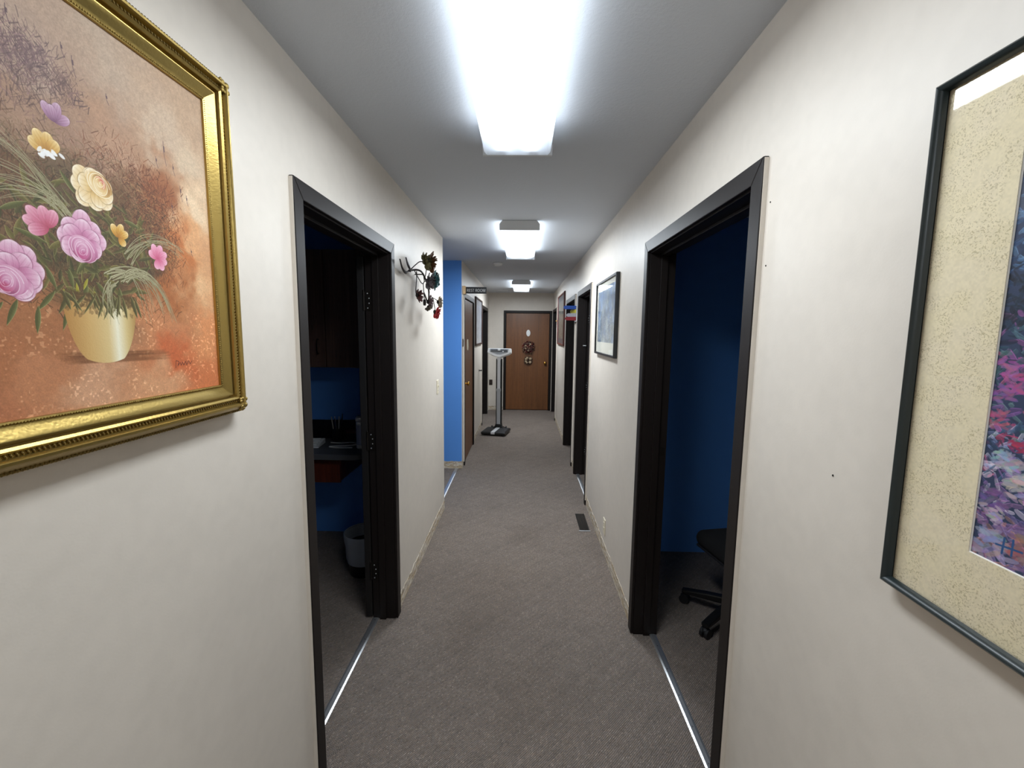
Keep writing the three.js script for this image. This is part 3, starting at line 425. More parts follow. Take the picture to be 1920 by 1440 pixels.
function framed(name, label, wall, s, y, w, h, prof, frameMat, art, mat) {   // framed print: prof runs from the rebate outwards; w, h are sight size
  const t = wallThing(name, label, 'picture', wall, s, y), o = prof[prof.length - 1][0], zg = prof[0][1] - 0.001;
  for (const side of ['top', 'bottom', 'left', 'right']) part(t, 'frame_rail', rail([...prof, [o, 0.0005], [0.002, 0.0005]], side, w, h), frameMat);
  part(t, 'backing_board', sheet(w + 0.008, h + 0.008, 0.003, 0, 0, 0.0022), M.backing);
  if (mat) { part(t, 'mat_board', matBoard(w + 0.006, h + 0.006, mat.w, mat.h, zg - 0.003, 0.0022, mat.dy ?? 0), mat.m); if (mat.bevel) part(t, 'mat_bevel', windowBevel(mat.w, mat.h, zg - 0.003, 0.0022, mat.dy ?? 0), M.core_white, 'white bevelled edge of the mat window'); }
  const aw = mat ? mat.w + 0.006 : w + 0.004, ah = mat ? mat.h + 0.006 : h + 0.004;
  part(t, 'print', sheet(aw, ah, zg - 0.0056, 0, mat?.dy ?? 0, 0.0008), art);
  part(t, 'glazing', new THREE.PlaneGeometry(w + 0.004, h + 0.004).translate(0, 0, zg), M.glass, 'clear picture glass');
  return t;
}
const artMat = (name, map, rough = 0.6) => std(name, { map, roughness: rough });
// the large gilt painting, left, near the viewer: canvas 0.508 m by 0.606 m
{ const w = 0.508, h = 0.606, t = wallThing('framed_painting', 'rose bouquet painting in a wide gilded frame on the left wall', 'painting', 'left', 0.726, 1.812);
  const prof = [[0, 0.014], [0.001, 0.021], [0.004, 0.022], [0.006, 0.020], [0.012, 0.022], [0.024, 0.031], [0.0262, 0.031], [0.0268, 0.026], [0.030, 0.026], [0.032, 0.036], [0.036, 0.039], [0.039, 0.037], [0.040, 0.033], [0.046, 0.033], [0.047, 0.039], [0.050, 0.043], [0.054, 0.043], [0.057, 0.040], [0.060, 0.034], [0.065, 0.026], [0.067, 0.024], [0.070, 0.024], [0.072, 0.020], [0.072, 0.0005]];
  for (const side of ['top', 'bottom', 'left', 'right']) {
    const rl = part(t, 'frame_rail', rail(prof, side, w, h), M.gold), horiz = side === 'top' || side === 'bottom', sg = side === 'top' || side === 'right' ? 1 : -1;
    const beads = (off, hgt, pitch, rad, inset, name, mat, lean) => { const half = (horiz ? w : h) / 2 + off - inset, n = Math.round(2 * half / pitch), list = []; for (let i = 0; i <= n; i++) { const u = -half + 2 * half * i / n, g = new THREE.SphereGeometry(rad, 6, 5).scale(0.42, 1, 0.8).rotateZ(lean); if (!horiz) { g.rotateZ(Math.PI / 2); g.translate(sg * (w / 2 + off), u, hgt); } else g.translate(u, sg * (h / 2 + off), hgt); list.push(g); } const b = part(rl, name, merge(list), mat); b.userData.kind = 'stuff'; };
    beads(0.043, 0.0335, 0.0068, 0.0036, 0.006, 'rope_beads', M.antique_gold, 0.5);
    beads(0.0685, 0.0245, 0.0062, 0.0028, 0.004, 'edge_beads', M.antique_gold, 0.6);
    beads(0.004, 0.0222, 0.0042, 0.0017, 0.004, 'lip_beads', M.gold, 0.4);
  }
  for (const sx of [-1, 1]) for (const sy of [-1, 1]) { const cx = sx * (w / 2 + 0.052), cy = sy * (h / 2 + 0.052), r = rng(600 + sx + 3 * sy), list = [];
    for (const [x, y, q, z] of [[-0.013, -0.013, 0.006, 0.040], [-0.008, -0.014, 0.005, 0.041], [-0.014, -0.008, 0.005, 0.041], [0.004, -0.012, 0.006, 0.041], [-0.012, 0.004, 0.006, 0.041], [0.002, 0.002, 0.008, 0.040], [0.012, -0.008, 0.005, 0.034], [-0.008, 0.012, 0.005, 0.034], [0.013, 0.004, 0.005, 0.029], [0.004, 0.013, 0.005, 0.029], [0.016, 0.016, 0.0045, 0.024], [0.012, 0.012, 0.005, 0.03]]) list.push(ball(q * 0.8, cx + sx * x, cy + sy * y, z, 1, 1, 0.7, 10, 7));
    part(t, 'corner_ornament', merge(list), M.gold, 'small gilt leaf boss on the frame corner'); }
  part(t, 'canvas', sheet(w + 0.006, h + 0.006, 0.0165, 0, 0, 0.008), std('bouquet_paint', { map: bouquet, roughness: 0.7, bumpMap: paintBump, bumpScale: 0.0003 }), 'painted roses in a cream vase');
  for (const y of [0.27, -0.305]) part(t, 'stretcher', lbox(-0.25, 0.25, y, y + 0.035, 0.001, 0.008), M.backing);
}
// the large print in a dark green frame, right, near the viewer
M.speckled_mat = std('speckled_mat', { map: Object.assign(speckle, {}), roughness: 0.85 }); speckle.repeat.set(2.7, 2.7);
framed('framed_print', 'garden print with speckled tan mat in a dark green frame on the right wall', 'right', 0.718 - 0.345, 1.616, 0.664, 0.75, [[0, 0.012], [0.001, 0.018], [0.004, 0.0225], [0.008, 0.024], [0.0105, 0.0225], [0.013, 0.018], [0.013, 0.010]], M.green_black_frame, artMat('garden_paint', garden, 0.55), { w: 0.446, h: 0.55, m: M.speckled_mat, bevel: true });
framed('framed_print', 'pale blue landscape print with white mat in a black frame on the right wall', 'right', 3.345, 1.752, 0.745, 0.53, [[0, 0.018], [0.002, 0.025], [0.012, 0.027], [0.016, 0.026], [0.018, 0.02]], M.black_frame, artMat('blue_landscape', misty(701, [120, 154, 206], [96, 108, 122], [178, 184, 180], 512, 384, 6), 0.55), { w: 0.665, h: 0.415, m: M.mat_white, dy: 0.022 });
framed('framed_print', 'tall grey print in a reddish brown frame on the right wall before the end door', 'right', 7.25, 1.845, 1.10, 0.76, [[0, 0.016], [0.003, 0.022], [0.02, 0.026], [0.028, 0.018]], M.mahogany, artMat('grey_landscape', misty(702, [120, 120, 124], [84, 80, 66], [150, 146, 128]), 0.55), { w: 0.94, h: 0.6, m: std('mat_slate', { color: 0x5d6069, roughness: 0.9 }) });
framed('framed_print', 'grey blue print in a dark brown frame beside the rest room door', 'left', 7.02, 1.79, 0.94, 0.66, [[0, 0.016], [0.003, 0.022], [0.02, 0.026], [0.03, 0.018]], std('dark_walnut', { color: 0x35211b, roughness: 0.4 }), artMat('blue_grey_print', misty(703, [150, 160, 184], [96, 104, 124], [170, 176, 190]), 0.55), { w: 0.74, h: 0.50, m: std('mat_grey', { color: 0x9fa2ab, roughness: 0.9 }) });

// ---------------------------------------------------------------- metal flower spray on the left wall
{ const t = wallThing('metal_flower_spray', 'painted metal flower spray with curved stems on the left wall', 'wall decoration', 'left', 3.0, 1.9);
  const stemM = std('dark_metal', { color: 0x2c2826, metalness: 0.6, roughness: 0.45 }), S = (pts, r0, name = 'stem') => part(t, name, tube(pts, r0, 28, 7), stemM);
  S([[-0.354, 0.089, 0.03], [-0.214, 0.111, 0.05], [-0.123, 0.108, 0.055], [-0.061, 0.081, 0.06], [-0.01, 0.03, 0.07], [-0.06, -0.03, 0.085], [-0.1, -0.07, 0.09]].map(([x, y, z], i) => [i > 3 ? x : x, y, z]), 0.006);
  S([[-0.327, 0.096, 0.03], [-0.255, 0.14, 0.05], [-0.19, 0.165, 0.06], [-0.17, 0.167, 0.085]], 0.0032);
  S([[-0.05, 0.076, 0.055], [-0.04, 0.105, 0.06], [-0.1, 0.15, 0.08]], 0.003);
  S([[-0.06, 0.06, 0.06], [-0.03, 0.07, 0.075], [0.0, 0.072, 0.09]], 0.003);
  S([[-0.251, 0.098, 0.05], [-0.27, 0.05, 0.055], [-0.315, -0.03, 0.06], [-0.323, -0.052, 0.065]], 0.003);
  S([[-0.286, 0.1, 0.045], [-0.187, 0.059, 0.05], [-0.095, 0.041, 0.05], [-0.046, 0.061, 0.052], [-0.061, 0.088, 0.052]], 0.003);
  S([[-0.09, 0.04, 0.055], [-0.1, -0.02, 0.06], [-0.116, -0.08, 0.068]], 0.0028);
  S([[-0.06, -0.03, 0.085], [0.02, -0.04, 0.095], [0.1, -0.05, 0.105], [0.146, -0.0625, 0.108]], 0.0028);
  S([[0.02, -0.04, 0.095], [0.04, -0.09, 0.1], [0.042, -0.12, 0.105]], 0.0028);
  S([[-0.31, 0.09, 0.03], [-0.31, 0.09, 0.012], [-0.31, 0.085, 0.0]], 0.004, 'wall_mount'); S([[-0.09, 0.1, 0.055], [-0.09, 0.1, 0.02], [-0.09, 0.1, 0.0]], 0.004, 'wall_mount');
  const bladeGeo = (pts, w) => { const c = new THREE.CatmullRomCurve3(pts.map((p) => new THREE.Vector3(...p))), pos = [], idx = [], n = 20; for (let i = 0; i <= n; i++) { const q = i / n, p = c.getPoint(q), d = c.getTangent(q), k = w * Math.sin(Math.PI * Math.min(1, 0.06 + q * 0.94)), nx = -d.y * k, ny = d.x * k; pos.push(p.x + nx, p.y + ny, p.z, p.x, p.y, p.z + 0.006, p.x - nx, p.y - ny, p.z, p.x, p.y, p.z - 0.002); } for (let i = 0; i < n; i++) for (let j = 0; j < 4; j++) { const a = i * 4 + j, b = i * 4 + (j + 1) % 4; idx.push(a, a + 4, b, b, a + 4, b + 4); } const g = new THREE.BufferGeometry(); g.setAttribute('position', new THREE.Float32BufferAttribute(pos, 3)); g.setIndex(idx); g.computeVertexNormals(); return g; };
  part(t, 'leaf', bladeGeo([[-0.541, 0.133, 0.06], [-0.49, 0.114, 0.055], [-0.418, 0.094, 0.05], [-0.354, 0.089, 0.035]], 0.016), stemM);
  part(t, 'leaf', bladeGeo([[-0.57, 0.12, 0.035], [-0.515, 0.09, 0.03], [-0.432, 0.069, 0.028], [-0.341, 0.086, 0.03]], 0.012), stemM);
  part(t, 'leaf', bladeGeo([[-0.15, -0.02, 0.07], [-0.125, -0.045, 0.075], [-0.1, -0.075, 0.08]], 0.012), stemM);
  const petalGeo = (c, dir, len, wid, seed) => { const g = ball(1, 0, 0, 0, wid, len, 0.0035, 10, 7), p = g.attributes.position; for (let i = 0; i < p.count; i++) { const y = p.getY(i), x = p.getX(i); p.setZ(i, p.getZ(i) + 0.35 * (y * y) / len + 0.3 * x * x / wid + 0.0022 * Math.sin(40 * x / wid * 0.2 + seed)); } g.translate(0, len, 0); g.lookAt ? 0 : 0; g.computeVertexNormals(); const q = new THREE.Quaternion().setFromUnitVectors(new THREE.Vector3(0, 1, 0), dir.clone().normalize()); return g.applyQuaternion(q).translate(...c); };
  const flower = (name, label, c, R, layers, color, seed, face = [0.15, 0, 1], core) => {
    const m = std(name + '_paint', { color, metalness: 0.25, roughness: 0.6 }), r = rng(seed), f = new THREE.Vector3(...face).normalize(), u = new THREE.Vector3(0, 1, 0).cross(f).normalize(), v = f.clone().cross(u), list = [];
    for (let k = 0; k < layers; k++) { const n = 9 - k, lift = 0.15 + k * 0.5; for (let i = 0; i < n; i++) { const a = (i / n) * 6.283 + k * 0.4 + (r() - 0.5) * 0.4, d = u.clone().multiplyScalar(Math.cos(a)).addScaledVector(v, Math.sin(a)).addScaledVector(f, lift); const q = R * 0.5 * (1 - 0.16 * k) * (0.85 + 0.3 * r()); list.push(petalGeo(c, d, q, q * 0.55, r() * 9)); } }
    const fl = part(t, 'flower', merge(list), m, label); part(fl, 'flower_centre', ball(R * 0.22, c[0] + f.x * R * 0.25, c[1] + f.y * R * 0.25, c[2] + f.z * R * 0.25), core ?? stemM); part(fl, 'sepals', ball(R * 0.3, c[0] - f.x * 0.006, c[1] - f.y * 0.006, c[2] - f.z * 0.006, 1, 1, 0.7), stemM); return fl;
  };
  flower('olive_petal', 'olive green petalled flower', [-0.19, 0.168, 0.09], 0.062, 3, 0x6b6440, 801, [-0.4, 0.3, 1]);
  flower('brown_petal', 'rust brown petalled flower', [-0.13, 0.172, 0.105], 0.07, 3, 0x5d3a1c, 802, [0.4, -0.1, 1]);
  flower('grey_petal', 'grey petalled flower', [-0.06, 0.062, 0.085], 0.06, 3, 0x6f6a6c, 803, [-0.4, -0.2, 1]);
  flower('teal_petal', 'teal petalled flower', [0.0, 0.072, 0.105], 0.066, 4, 0x3d6a6c, 804, [0.2, 0.1, 1]);
  flower('slate_petal', 'dark slate petalled flower', [0.035, 0.1, 0.1], 0.052, 3, 0x2f3434, 805, [0.6, 0.2, 1]);
  flower('maroon_petal', 'maroon petalled flower', [-0.3, -0.05, 0.07], 0.042, 2, 0x4a2422, 806, [0.8, 0.1, 0.8]);
  flower('mauve_petal', 'mauve petalled flower', [-0.09, -0.075, 0.09], 0.046, 3, 0x6d5a5c, 807, [0.3, 0, 1]);
  flower('bud_petal', 'small drooping bud', [-0.096, -0.112, 0.088], 0.032, 2, 0x6a5f50, 808, [0, -0.8, 0.5]);
  flower('beige_petal', 'beige petalled flower', [0.146, -0.06, 0.11], 0.044, 3, 0x8a7c68, 809, [0.4, 0.1, 1]);
  flower('red_petal', 'bright red petalled flower', [0.042, -0.135, 0.108], 0.05, 4, 0xa01018, 810, [0.2, -0.3, 1]);
  part(t, 'seed_disc', cyl(0.02, 0.02, 0.012, -0.125, -0.081, 0.07, 'z', 18), stemM);
}

// ---------------------------------------------------------------- plates, signs and small wall things
function plate(parent, mat, w = 0.07, h = 0.115, t = 0.0055) { return part(parent, 'cover_plate', lbox(-w / 2, w / 2, -h / 2, h / 2, 0, t, 0.002), mat); }
{ const t = wallThing('light_switch', 'ivory light switch on the left wall by the passage corner', 'switch', 'left', 3.64, 1.176); plate(t, M.ivory_plastic); part(t, 'toggle', lbox(-0.005, 0.005, -0.002, 0.014, 0.004, 0.015, 0.0015), M.ivory_plastic); for (const y of [-0.03, 0.03]) part(t, 'screw', screw(0, y, 0.0055), M.screw_steel); }
function outlet(label, wall, s, y, mat) { const t = wallThing('power_outlet', label, 'outlet', wall, s, y); const p = plate(t, mat); for (const k of [-1, 1]) { const sk = part(t, 'socket', lbox(-0.017, 0.017, k * 0.0195 - 0.014, k * 0.0195 + 0.014, 0.004, 0.0075, 0.003), mat); part(sk, 'slot', merge([lbox(-0.0075, -0.0055, k * 0.0195 - 0.004, k * 0.0195 + 0.005, 0.0072, 0.0078), lbox(0.0055, 0.0075, k * 0.0195 - 0.004, k * 0.0195 + 0.005, 0.0072, 0.0078)]), M.black_plastic); } part(t, 'screw', screw(0, 0, 0.0056), M.screw_steel); return t; }
outlet('ivory power outlet low on the right wall near the floor vent', 'right', 3.155, 0.212, M.ivory_plastic);
outlet('dark brown power outlet on the end wall behind the scale', 'end', -0.655, 0.585, M.brown_plastic);
{ const t = wallThing('wall_switch', 'small dark switch plate beside the rest room door frame', 'switch', 'left', 5.215, 1.505); part(t, 'cover_plate', lbox(-0.022, 0.022, -0.045, 0.045, 0, 0.008, 0.002), M.brown_plastic); part(t, 'button', merge([lbox(-0.01, 0.01, 0.008, 0.03, 0.007, 0.011, 0.001), lbox(-0.01, 0.01, -0.03, -0.008, 0.007, 0.011, 0.001)]), M.screw_steel); }
{ // projecting REST ROOM sign
  const t = thing('rest_room_sign', 'black sign with white letters projecting above the rest room door', 'sign', [LEFT, 2.12, 5.285]);
  part(t, 'mounting_block', lbox(0, 0.03, -0.046, 0.046, -0.05, 0.055, 0.002), M.tan_wood, 'pale wooden mounting block');
  const txt = canvasTexture(512, 168, (ctx, w, h) => { ctx.fillStyle = '#0c0c0e'; ctx.fillRect(0, 0, w, h); ctx.fillStyle = '#d9d9d6'; ctx.font = '92px sans-serif'; ctx.textAlign = 'center'; ctx.textBaseline = 'middle'; const s = 'REST ROOM', ws = [...s].map((c) => ctx.measureText(c).width), tot = ws.reduce((a, b) => a + b, 0), k = 470 / tot; ctx.save(); ctx.translate((w - 470) / 2, h / 2 + 4); ctx.scale(k, 1.15); let x = 0; [...s].forEach((c, i) => { ctx.fillText(c, x + ws[i] / 2, 0); x += ws[i]; }); ctx.restore(); });
  part(t, 'sign_board', lbox(0.028, 0.272, -0.038, 0.038, -0.004, 0.004, 0.001), M.black_plastic);
  part(t, 'lettering', new THREE.PlaneGeometry(0.242, 0.074).translate(0.15, 0, 0.0046), artMat('sign_face', txt, 0.4), 'REST ROOM in white capitals');
}
{ const t = thing('door_plaque', 'ivory rounded plaque on the rest room door', 'plaque', [LEFT - 0.003, 1.468, 5.68], Math.PI / 2); const pts = []; for (let i = 0; i < 28; i++) { const a = i / 28 * 6.283; pts.push([0.05 * Math.sign(Math.cos(a)) * Math.abs(Math.cos(a)) ** 0.7, 0.07 * Math.sign(Math.sin(a)) * Math.abs(Math.sin(a)) ** 0.7]); } part(t, 'plate', poly(pts, 0.009, 0.002), M.ivory_plastic); part(t, 'raised_border', new THREE.TorusGeometry(0.04, 0.002, 6, 28).scale(1, 1.42, 1).translate(0, 0, 0.009), std('tan_plastic', { color: 0xb9ad92, roughness: 0.5 })); }
{ const t = thing('door_plaque', 'small white oval plaque on the end door above the wreaths', 'plaque', [0.118, 1.622, END + 0.02]); const pts = []; for (let i = 0; i < 32; i++) { const a = i / 32 * 6.283; pts.push([0.042 * Math.cos(a), 0.068 * Math.sin(a)]); } part(t, 'plate', poly(pts, 0.01, 0.003), M.white_plastic); part(t, 'motif', new THREE.TorusGeometry(0.02, 0.003, 6, 20).scale(1, 1.7, 1).translate(0, 0, 0.0105), M.lamp_housing); }
function wreath(label, x, y, R, r0, seed, cols, blossoms) {
  const t = thing('wreath', label, 'wreath', [x, y, END + 0.02]), r = rng(seed); part(t, 'ring', new THREE.TorusGeometry(R, r0 * 0.7, 8, 40).translate(0, 0, r0 * 0.8), std('twig_' + seed, { color: 0x3a2018, roughness: 0.8 }));
  const by = cols.map(() => []); for (let i = 0; i < 300; i++) { const a = r() * 6.283, q = R + (r() - 0.5) * r0 * 2.4, z = r0 * (0.6 + 0.9 * r()), k = Math.floor(r() * cols.length); by[k].push(r() > 0.45 ? ball(r0 * (0.16 + 0.12 * r()), q * Math.cos(a), q * Math.sin(a), z, 1, 1, 1, 7, 5) : ball(r0 * 0.36, 0, 0, 0, 1, 0.45, 0.16, 7, 5).rotateX(r() * 2).rotateY(r() - 0.5).rotateZ(a + r()).translate(q * Math.cos(a), q * Math.sin(a), z)); }
  cols.forEach((c, k) => { const m = part(t, 'berries', merge(by[k]), std('berry_' + seed + '_' + k, { color: c, roughness: 0.35 })); m.userData.kind = 'stuff'; });
  for (const [a, q] of blossoms) { const cx = R * Math.cos(a), cy = R * Math.sin(a), l = []; for (let i = 0; i < 6; i++) { const b = i / 6 * 6.283; l.push(ball(q, 0, 0, 0, 1, 0.6, 0.3, 8, 6).translate(q * 0.8, 0, 0).rotateZ(b).translate(cx, cy, r0 * 1.5)); } l.push(ball(q * 0.5, cx, cy, r0 * 1.6, 1, 1, 0.8, 8, 6)); part(t, 'blossom', merge(l), M['blossom'] ?? std('blossom', { color: 0xb09a7c, roughness: 0.6 })); }
  return t;
}
wreath('larger dark red berry wreath on the end door', 0.125, 1.335, 0.07, 0.052, 901, [0x4a1416, 0x2c0f0e, 0x6e2a24, 0x8a6a58], [[1.0, 0.013], [2.7, 0.010], [3.6, 0.009], [4.6, 0.008]]);
wreath('smaller brown and cream wreath under the red one on the end door', 0.125, 1.06, 0.055, 0.032, 902, [0x3a2016, 0x241410, 0x6a5238], [[0.7, 0.017], [2.0, 0.015], [2.7, 0.014], [3.6, 0.013], [4.2, 0.013], [5.5, 0.018]]);
// coloured signal flags by the third right doorway
function flag(parent, name, color, y, len, swing, label) { const m = std(name + '_plastic', { color, roughness: 0.4 }), g = merge([poly([[0, -0.021], [len - 0.02, -0.021], [len, -0.008], [len, 0.008], [len - 0.02, 0.021], [0, 0.021]], 0.006, 0.0015).translate(0.006, 0, -0.003), cyl(0.008, 0.008, 0.044, 0, 0, 0, 'y', 14)]); const f = part(parent, 'flag', g, m, label); f.position.set(0, y, 0.016); f.rotation.y = swing; return f; }
{ const t = wallThing('signal_flag_holder', 'plastic signal flags in blue, yellow, white and red by the third right doorway', 'signal flags', 'right', 5.235, 1.868);
  part(t, 'base_plate', lbox(-0.03, 0.03, -0.095, 0.085, 0, 0.006, 0.002), M.lamp_housing); part(t, 'pivot_rod', cyl(0.004, 0.004, 0.2, 0, -0.006, 0.016), M.screw_steel); for (const y of [0.083, -0.1]) part(t, 'bracket', lbox(-0.014, 0.014, y, y + 0.007, 0, 0.022), M.lamp_housing);
  flag(t, 'blue_flag', 0x12418f, 0.062, 0.135, -Math.PI / 2, 'blue flag swung out'); flag(t, 'yellow_flag', 0xbcb23c, 0.019, 0.12, -2.75, 'yellow flag half folded'); flag(t, 'white_flag', 0x9a9aa0, -0.024, 0.115, -2.2, 'pale flag half folded'); flag(t, 'red_flag', 0x7c1820, -0.067, 0.115, -Math.PI / 2, 'red flag swung out'); }
{ const t = wallThing('wall_hook', 'small brass knob on a brown wooden plate before the last right doorway', 'hook', 'right', 8.02, 1.82); part(t, 'wooden_plate', lbox(-0.025, 0.025, -0.05, 0.05, 0, 0.012, 0.003), M.cherry_wood); const k = knobSet(t, 0, 0.025, 0.012); k.scale.setScalar(0.42); }
{ const t = wallThing('wall_hook', 'small black bumper on the left wall under the dark framed print', 'hook', 'left', 7.17, 1.01); part(t, 'rose', cyl(0.018, 0.018, 0.006, 0, 0, 0.003, 'z'), M.black_plastic); part(t, 'peg', merge([cyl(0.008, 0.008, 0.03, 0, 0, 0.02, 'z'), ball(0.012, 0, 0, 0.037)]), M.black_plastic); }
// floor register
{ const t = thing('floor_vent', 'dark metal floor vent with bright end strip beside the right wall', 'vent', [0.54, 0, 3.69]); const hx = 0.04, hz = 0.175;
  part(t, 'frame', merge([lbox(-hx, -hx + 0.008, 0.0005, 0.005, -hz, hz), lbox(hx - 0.008, hx, 0.0005, 0.005, -hz, hz), lbox(-hx, hx, 0.0005, 0.005, -hz, -hz + 0.012), lbox(-0.003, 0.003, 0.0005, 0.0045, -hz, hz)]), M.dark_bronze); part(t, 'dark_backing', lbox(-hx + 0.006, hx - 0.006, 0.0002, 0.001, -hz, hz), M.black_plastic);  // the black sheet under the slats replaces the shade of a real opening
  for (let i = 0; i < 14; i++) { const s = part(t, 'slat', lbox(-hx + 0.008, hx - 0.008, -0.001, 0.001, -0.006, 0.006), M.dark_bronze); s.position.set(0, 0.004, -hz + 0.026 + i * 0.0235); s.rotation.x = 0.7; }
  part(t, 'end_strip', lbox(-hx - 0.01, hx + 0.006, 0.0005, 0.008, hz - 0.006, hz + 0.006, 0.002), M.aluminium, 'bright metal end strip'); }

// ---------------------------------------------------------------- physician scale
{ const t = thing('physician_scale', 'black and silver upright physician scale standing on the carpet', 'scale', [-0.41, 0, 7.03], -0.2);
  const silver = std('silver_plastic', { color: 0xdcdee2, metalness: 0.25, roughness: 0.34 });
  part(t, 'platform', lbox(-0.2, 0.2, 0.018, 0.062, -0.2, 0.2, 0.016), M.black_plastic); part(t, 'tread_mat', merge([lbox(-0.185, -0.04, 0.06, 0.066, -0.17, 0.185, 0.003), lbox(0.035, 0.185, 0.06, 0.066, -0.17, 0.185, 0.003)]), M.black_rubber);
  for (const x of [-1, 1]) for (const z of [-1, 1]) part(t, 'foot', cyl(0.022, 0.018, 0.02, x * 0.16, 0.01, z * 0.16), M.black_rubber);
  part(t, 'centre_strip', merge([lbox(-0.034, 0.03, 0.05, 0.0695, -0.19, 0.203, 0.003), lbox(-0.034, 0.03, 0.03, 0.066, 0.192, 0.205, 0.003)]), silver, 'silver strip across the platform');
  part(t, 'column_foot', merge([poly([[-0.13, 0.0], [0.13, 0.0], [0.06, 0.03], [0.05, 0.07], [-0.05, 0.07], [-0.06, 0.03]], 0.07, 0.004).translate(0, 0.055, -0.21)]), M.black_plastic);
  part(t, 'column', lbox(-0.05, 0.05, 0.06, 1.205, -0.2, -0.16, 0.008), M.black_plastic);
  part(t, 'column_strip', lbox(-0.026, 0.026, 0.62, 1.19, -0.163, -0.152, 0.004), silver, 'upper silver column strip'); part(t, 'column_sleeve', merge([lbox(-0.031, 0.031, 0.07, 0.7, -0.163, -0.146, 0.005), lbox(-0.036, 0.036, 0.67, 0.715, -0.163, -0.14, 0.005)]), std('sleeve_grey', { color: 0xb4b6ba, metalness: 0.3, roughness: 0.4 }), 'lower grey column sleeve');
  for (const x of [-1, 1]) { const w = part(t, 'wheel', merge([cyl(0.022, 0.022, 0.016, x * 0.12, 0.066, -0.195, 'x'), lbox(x * 0.12 - 0.012, x * 0.12 + 0.012, 0.04, 0.07, -0.2, -0.18)]), M.black_rubber); }
  const head = part(t, 'display_head', poly([[-0.192, 0.15], [-0.2, 0.082], [-0.165, 0.056], [-0.025, 0.0], [0.025, 0.0], [0.165, 0.056], [0.2, 0.082], [0.192, 0.15]], 0.07, 0.01), M.white_plastic, 'white display head'); head.position.set(0, 1.21, -0.2); head.rotation.x = -0.32;
  part(head, 'display_panel', poly([[-0.155, 0.142], [-0.15, 0.09], [-0.03, 0.045], [0.03, 0.045], [0.15, 0.09], [0.155, 0.142]], 0.004), std('panel_grey', { color: 0xa9acb0, roughness: 0.5 })).position.z = 0.069;
  for (const [a, b] of [[0.112, 0.122], [0.088, 0.095]]) part(head, 'beam', lbox(-0.14, 0.14, a, b, 0.07, 0.08, 0.002), M.black_plastic, 'dark weigh beam'); for (const [a, b, c, d] of [[-0.02, 0.02, 0.105, 0.134], [0.06, 0.075, 0.082, 0.1]]) part(head, 'poise', lbox(a, b, c, d, 0.07, 0.088, 0.003), M.white_plastic);
  part(t, 'neck', lbox(-0.03, 0.03, 1.18, 1.235, -0.195, -0.15, 0.006), silver);
}

// ---------------------------------------------------------------- left office, seen through its doorway
{ const t = thing('desk_counter', 'grey topped counter desk along the blue office wall', 'desk', [-2.1, 0, 3.42]);
  const s = new THREE.Shape(); s.moveTo(-1.05, 0); s.lineTo(1.0, 0); s.lineTo(1.0, 0.38); s.quadraticCurveTo(1.0, 0.47, 0.91, 0.47); s.lineTo(-1.05, 0.47); s.closePath();
  part(t, 'worktop', planarUV(new THREE.ExtrudeGeometry(s, { depth: 0.032, bevelEnabled: true, bevelThickness: 0.004, bevelSize: 0.004, bevelOffset: -0.004, bevelSegments: 2 }).rotateX(Math.PI / 2).translate(0, 0.7755, 0.001)), M.grey_laminate);
  part(t, 'back_upstand', lbox(-1.05, 0.98, 0.781, 0.93, 0.001, 0.02, 0.002), M.black_plastic, 'low black upstand');
  part(t, 'support_panel', lbox(-1.0, -0.97, 0, 0.74, 0.02, 0.44), M.cherry_wood);
  const dr = part(t, 'drawer', lbox(0.30, 0.70, 0.575, 0.725, 0.02, 0.425, 0.003), M.cherry_wood, 'reddish brown drawer under the top'); part(dr, 'drawer_front', lbox(0.30, 0.835, 0.57, 0.70, 0.425, 0.443, 0.002), M.cherry_wood); part(t, 'drawer', lbox(0.70, 0.835, 0.58, 0.725, 0.02, 0.424, 0.003), M.cherry_wood);
}
{ const t = thing('wall_cabinet', 'dark wooden wall cabinet above the office desk', 'cabinet', [-1.9, 1.37, 3.42]); part(t, 'body', lbox(-0.9, 0.98, 0, 0.82, 0.001, 0.3, 0.003), M.walnut); for (let i = 0; i < 4; i++) { const x = -0.9 + i * 0.47, d = part(t, 'door', lbox(x + 0.003, x + 0.467, 0.004, 0.816, 0.3, 0.319, 0.003), M.walnut); part(d, 'handle', tube([[x + 0.42, 0.1, 0.319], [x + 0.42, 0.1, 0.34], [x + 0.42, 0.2, 0.34], [x + 0.42, 0.2, 0.319]], 0.004), M.dark_bronze); } }
{ const t = thing('pen_cup', 'black cup full of pens on the office desk', 'pen cup', [-1.43, 0.781, 3.34]); const prof = [[0, 0.002], [0.036, 0.002], [0.04, 0.1], [0.043, 0.1], [0.039, 0], [0, 0]].map(([r, y]) => new THREE.Vector2(r, y)); part(t, 'cup', new THREE.LatheGeometry(prof.reverse(), 24), M.black_plastic);
  const r = rng(950); }
